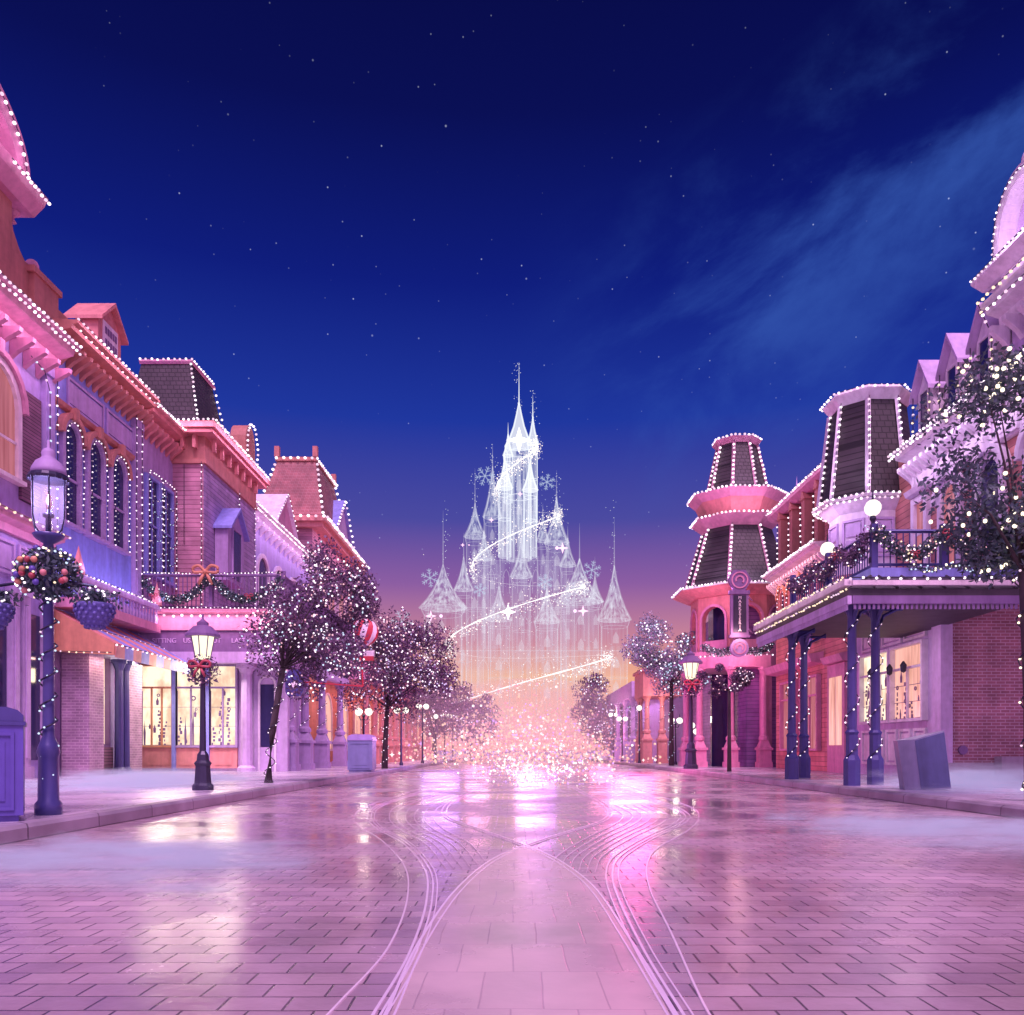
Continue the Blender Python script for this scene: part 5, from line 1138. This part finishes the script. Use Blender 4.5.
def ctower(px, w, ybase, yeave, ytip, flare=1.25, depth=0, bright=False, spire=0, n=12):
    X = cxx(px); Yy = CY+depth; r = w*CY/F_PX/2; zb, ze, zt = cz(ybase), cz(yeave), cz(ytip); h = zt-ze
    b = MB(); b.lathe([(r,zb),(r,ze-1.2),(r*1.18,ze-.5),(r*1.18,ze)], (X,Yy,0), n); tw = b.build('tower', 'castle_bright' if bright else 'castle_veil', cs, True)
    prof = [(r*flare*1.12,ze),(r*flare*.72,ze+h*.22),(r*flare*.42,ze+h*.45),(r*.2,ze+h*.72),(.02,zt)]
    b = MB(); b.lathe(prof, (X,Yy,0), n); b.build('roof', 'castle_top' if bright else 'castle_bright', tw, True)
    b = MB()
    for sgn in (-1,1):
        b.tube([(X+sgn*r,Yy,zb),(X+sgn*r,Yy,ze-1.2),(X+sgn*r*1.18,Yy,ze)], .08, 4)
        b.tube([(X+sgn*q,Yy,z) for q, z in prof], [.16,.16,.14,.12,.08], 4)
    for z, q in ((ze,r*1.18),(ze-1.2,r),(ze-(ze-zb)*.45,r)): b.tube([(X+q*math.cos(2*PI*j/16),Yy+q*math.sin(2*PI*j/16),z) for j in range(17)], .05, 4)
    if spire: b.tube([(X,Yy,zt-.5),(X,Yy,cz(ytip-spire))], [.12,.01], 4)
    b.build('outline', 'castle_core' if bright else 'castle_line', tw)
    if r > .9:
        for k in range(3):
            z = ze-3.2-k*4.2
            if z-2 < zb: break
            b = MB(); b.F = Frame((X,Yy-r*1.01,0),(1,0,0),(0,-1,0)); w_ = min(.5,r*.28); b.fpoly([(-w_,z-1.1),(-w_,z),(0,z+.9),(w_,z),(w_,z-1.1)], 0, .08); b.build('window', 'castle_line', tw)
ctower(519,24,560,446,402,1.0,0,True,40); ctower(533,9,520,440,412,1.1,2,True,22); ctower(508,8,500,452,430,1.1,2,True,12)
ctower(505,12,560,492,460,1.1,-2,True,10); ctower(530,12,560,494,464,1.1,-2,True,8)
ctower(493,15,650,522,472,1.1,-3,False,22); ctower(475,17,700,537,504,1.15,0,False,36); ctower(556,19,700,546,500,1.15,-2,False,26); ctower(543,11,620,540,512,1.1,1,False,10)
ctower(485,13,690,566,538,1.1,-5,False,12); ctower(566,13,690,572,545,1.1,-5,False,12); ctower(521,17,700,585,548,1.1,-7,False,10)
ctower(446,36,749,614,572,1.15,-6,False,52); ctower(577,36,749,608,566,1.15,-6,False,34); ctower(613,26,749,622,568,1.15,-2,False,48); ctower(463,16,749,588,554,1.1,2,False,24)
ctower(430,12,749,640,616,1.1,-3,False,14); ctower(596,14,749,600,574,1.1,2,False,20); ctower(500,20,749,628,596,1.1,-9,False,12); ctower(545,20,749,630,598,1.1,-9,False,12)
for x0, x1, yb, yt, d, nw in ((502,536,560,500,1,3),(484,558,660,560,2,5),(462,588,749,610,-1,7),(432,622,749,655,-5,9)):
    b = MB(); X0, X1, zb, zt = cxx(x0), cxx(x1), cz(yb), cz(yt); k = max(6,int((X1-X0)/1.3)); pts = [(X0,zb),(X0,zt)]
    for i in range(k): a = X0+(X1-X0)*i/k; c_ = X0+(X1-X0)*(i+.5)/k; e_ = X0+(X1-X0)*(i+1)/k; pts += [(a,zt+.8),(c_,zt+.8),(c_,zt),(e_,zt)]
    pts += [(X1,zb)]; b.F = Frame((0,CY+d,0),(1,0,0),(0,-1,0)); b.fpoly(pts, -1.5, 1.5); wl = b.build('wall', 'castle_veil', cs)
    b = MB(); yy = CY+d-1.55; b.tube([(X0,yy,zb),(X0,yy,zt),(X1,yy,zt),(X1,yy,zb)], .07, 4); b.build('outline', 'castle_line', wl)
    for i in range(nw):
        u = X0+(X1-X0)*(i+.5)/nw; w_ = (X1-X0)/nw*.22; z = zt-2.4; b = MB(); b.tube([(u-w_,yy,z-3.4),(u-w_,yy,z-.6),(u-w_*.6,yy,z+.3),(u,yy,z+.9),(u+w_*.6,yy,z+.3),(u+w_,yy,z-.6),(u+w_,yy,z-3.4)], .06, 4); b.build('window', 'castle_line', wl)
# ribbon of sparkles spiralling down round the towers
b = MB(); dust = MB(); Xc = cxx(522); sp = []
for i in range(420):
    s_ = i/419; a = -.5+s_*2*PI*3.55; r = 2.2+15.5*s_**1.05; z = cz(440)*(1-s_)+cz(705)*s_; sp.append(Vector((Xc+r*math.cos(a), CY-r*math.sin(a)*.8, z+r*.16*math.cos(a))))
b.tube(sp, [max(.012,(.15-.08*abs(math.sin(i*.35)))*min(1,max(0,math.sin(-.5+i/419*2*PI*3.55)+.55)*1.6)) for i in range(420)], 5); rb_ = b.build('light_ribbon', 'castle_ribbon', cs, True)
for qi, q in enumerate(sp):
    for _ in range(13 if math.sin(-.5+qi/419*2*PI*3.55) > -.4 else 1):
        v = Vector((random.gauss(0,.42),random.gauss(0,.4),random.gauss(-.35,.75))); dust.m = random.choice((0,1,1)); dust.ico(q+v, random.choice((.04,.06,.08,.12)))
for i in range(1700):
    s_ = random.random()**.7; hw = 2+17*s_; dust.m = 0 if random.random() < .8 else 1
    dust.ico((Xc+random.gauss(0,.5)*hw, CY+random.gauss(0,.4)*hw, cz(440)*(1-s_)+cz(720)*s_+random.uniform(-2,2)), random.choice((.03,.04,.05,.075)))
for px, y0, y1 in ((518,362,400),(533,390,412),(475,470,508),(446,500,577),(612,500,575),(556,470,506),(493,440,474)):
    for _ in range(36): dust.ico((cxx(px)+random.gauss(0,.4),CY,cz(random.uniform(y0,y1+20))), random.choice((.05,.07,.09)))
tag(dust.build('light_dust', ['castle_dust','castle_gold'], cs), kind='stuff')
for px, py, r, m_ in ((519,440,2.2,'castle_star'),(509,612,1.25,'castle_star'),(557,548,.9,'castle_star_pink'),(441,616,.9,'castle_star_pink'),(575,611,.9,'castle_star_pink'),(520,494,.5,'castle_star_pink'),(492,520,.5,'castle_star_pink'),(469,545,.35,'castle_star_pink')):
    b = MB(); star4(b, (cxx(px),CY-18 if py > 530 else CY-4,CH+(HY-py)*(CY-(18 if py > 530 else 4))/F_PX), r); sphere(b, (cxx(px)*(1-(18 if py > 530 else 4)/CY),CY-(18 if py > 530 else 4),CH+(HY-py)*(CY-(18 if py > 530 else 4))/F_PX), r*.3, 8); b.build('star', m_, cs)
# ---- snowflakes of light in the air round the castle
lightmat('snow_light', (.66,.78,1), .9, .26, False)
for px, py, r, lab in ((485,476,1.6,'snowflake left of the castle\'s main tower'),(547,482,1.3,'snowflake right of the castle\'s main tower'),(430,578,1.5,'snowflake at the castle\'s upper left edge'),(592,570,1.5,'snowflake above the castle\'s right turrets'),
                    (480,590,1.1,'snowflake in the middle of the castle\'s left side'),(545,582,1.3,'snowflake in the middle of the castle\'s right side'),(402,622,1.9,'large faint snowflake above the left trees')):
    Yq = 135.0; X, Z = (px-CX)*Yq/F_PX, CH+(HY-py)*Yq/F_PX
    b = MB(); 
    for k in range(6):
        a = k*PI/3+px; d = Vector((math.cos(a),0,math.sin(a))); c_ = Vector((X,Yq,Z)); b.tube([c_, c_+d*r], .09, 4)
        for t_ in (.45,.72):
            for sg_ in (-1,1):
                e_ = Vector((math.cos(a+sg_*.9),0,math.sin(a+sg_*.9))); b.tube([c_+d*r*t_, c_+d*r*t_+e_*r*.3], .07, 4)
    f_ = thing('snowflake', 'glowing '+lab, 'snowflake', (X,Yq,Z), 'glowing snowflakes round the castle'); b.build('crystal', 'snow_light', f_)
MIST = True; HAZE = 0
# ---- low ground mist over the pavements
def mist(name, x0,x1,y0,y1,z0,z1,dens,scale,label,stretch=(.35,.9,1.3)):
    m = bpy.data.materials.new(name+'_air'); m.use_nodes = True; t_ = m.node_tree; n = t_.nodes; l = t_.links; n.clear()
    o = n.new('ShaderNodeOutputMaterial'); pv = n.new('ShaderNodeVolumePrincipled'); l.new(pv.outputs[0], o.inputs['Volume'])
    pv.inputs['Color'].default_value = (.80,1,1,1); pv.inputs['Anisotropy'].default_value = .2
    tc_ = n.new('ShaderNodeTexCoord'); mp_ = n.new('ShaderNodeMapping'); mp_.inputs['Scale'].default_value = stretch; l.new(tc_.outputs['Object'], mp_.inputs[0])
    nz_ = n.new('ShaderNodeTexNoise'); nz_.inputs['Scale'].default_value = scale; nz_.inputs['Detail'].default_value = 4; nz_.inputs['Distortion'].default_value = 1.4; l.new(mp_.outputs[0], nz_.inputs[0])
    s_ = n.new('ShaderNodeSeparateXYZ'); l.new(tc_.outputs['Generated'], s_.inputs[0]); prev = None
    def mt(op, a, b_=None):
        k_ = n.new('ShaderNodeMath'); k_.operation = op
        for i, q in enumerate((a, b_)):
            if q is None: continue
            if isinstance(q, (int, float)): k_.inputs[i].default_value = q
            else: l.new(q, k_.inputs[i])
        return k_.outputs[0]
    d2 = None           # how far from the middle of the bank; the noise decides where it ends
    for ax in (0, 1):
        q = mt('POWER', mt('ABSOLUTE', mt('MULTIPLY_ADD', s_.outputs[ax], 2.0)), 2.2); q.node.inputs[0].links[0].from_node.inputs[0].links[0].from_node.inputs[2].default_value = -1
        d2 = q if d2 is None else mt('ADD', d2, q)
    v = mt('SUBTRACT', nz_.outputs[0], mt('MULTIPLY', d2, .34))
    v = mt('SUBTRACT', v, mt('MULTIPLY', s_.outputs[2], .16))
    r_ = n.new('ShaderNodeMapRange'); r_.interpolation_type = 'SMOOTHSTEP'; l.new(v, r_.inputs[0]); r_.inputs[1].default_value = .36; r_.inputs[2].default_value = .62; r_.inputs[3].default_value = 0; r_.inputs[4].default_value = dens
    f_ = n.new('ShaderNodeMapRange'); f_.interpolation_type = 'SMOOTHSTEP'; l.new(s_.outputs[2], f_.inputs[0]); f_.inputs[1].default_value = 1; f_.inputs[2].default_value = .25
    prev = mt('MULTIPLY', r_.outputs[0], f_.outputs[0])
    l.new(prev, pv.inputs['Density'])
    b = MB(); cx_, cyy = (x0+x1)/2, (y0+y1)/2; b.box(x0-cx_,x1-cx_,y0-cyy,y1-cyy,0,z1-z0); o_ = b.build(name, m); o_.location = (cx_,cyy,z0); tag(o_, label, 'mist', kind='stuff')
    M[name] = m; return o_
if HAZE:
    m = bpy.data.materials.new('evening_air'); m.use_nodes = True; t_ = m.node_tree; n = t_.nodes; n.clear()
    o = n.new('ShaderNodeOutputMaterial'); pv = n.new('ShaderNodeVolumePrincipled'); t_.links.new(pv.outputs[0], o.inputs['Volume'])
    pv.inputs['Color'].default_value = (.95,.85,.95,1); pv.inputs['Density'].default_value = HAZE; pv.inputs['Anisotropy'].default_value = .3
    b = MB(); b.box(-45,45,-12,175,-1.1,75); tag(b.build('haze', m), 'thin pink evening haze over the street', 'haze', kind='stuff')
if MIST:
    for x0,x1,y0,y1,h,d,lab in ((-5.2,-0.6,4.4,8.6,.17,20,'pale blue wisps of mist pooling on the road at the left kerb'),
            (-11.5,-4.3,10,25,.34,14,'pale mist drifting over the left pavement before the shops'),
            (2.4,6.6,6.2,11.5,.19,20,'pale wisps of mist spilling over the right kerb onto the road'),
            (5.8,12,9.5,21,.5,14,'white mist rolling over the right pavement round the porch columns')):
        mist('ground_mist', x0,x1,y0,y1,.01,.01+h+(SW if y1 > 15 else 0),d,1.5,lab,(.34,1.4,1.2))
    m = bpy.data.materials.new('glowing_air'); m.use_nodes = True; t_ = m.node_tree; n = t_.nodes; n.clear()
    o = n.new('ShaderNodeOutputMaterial'); pv = n.new('ShaderNodeVolumePrincipled'); t_.links.new(pv.outputs[0], o.inputs['Volume'])
    pv.inputs['Color'].default_value = (.98,.9,.92,1); pv.inputs['Density'].default_value = .013
    b = MB(); b.lathe([(2,-2.2),(9,-1.8),(11,0),(9.5,1.2),(6,2.6),(1,3.4)], (.6,56,2), 20); b.v = [(v[0],56+(v[1]-56)*1.9,max(v[2],.02)) for v in b.v]; tag(b.build('sparkle_mist', m, None, True), 'soft pink glowing air among the far sparkles', 'mist', kind='stuff')
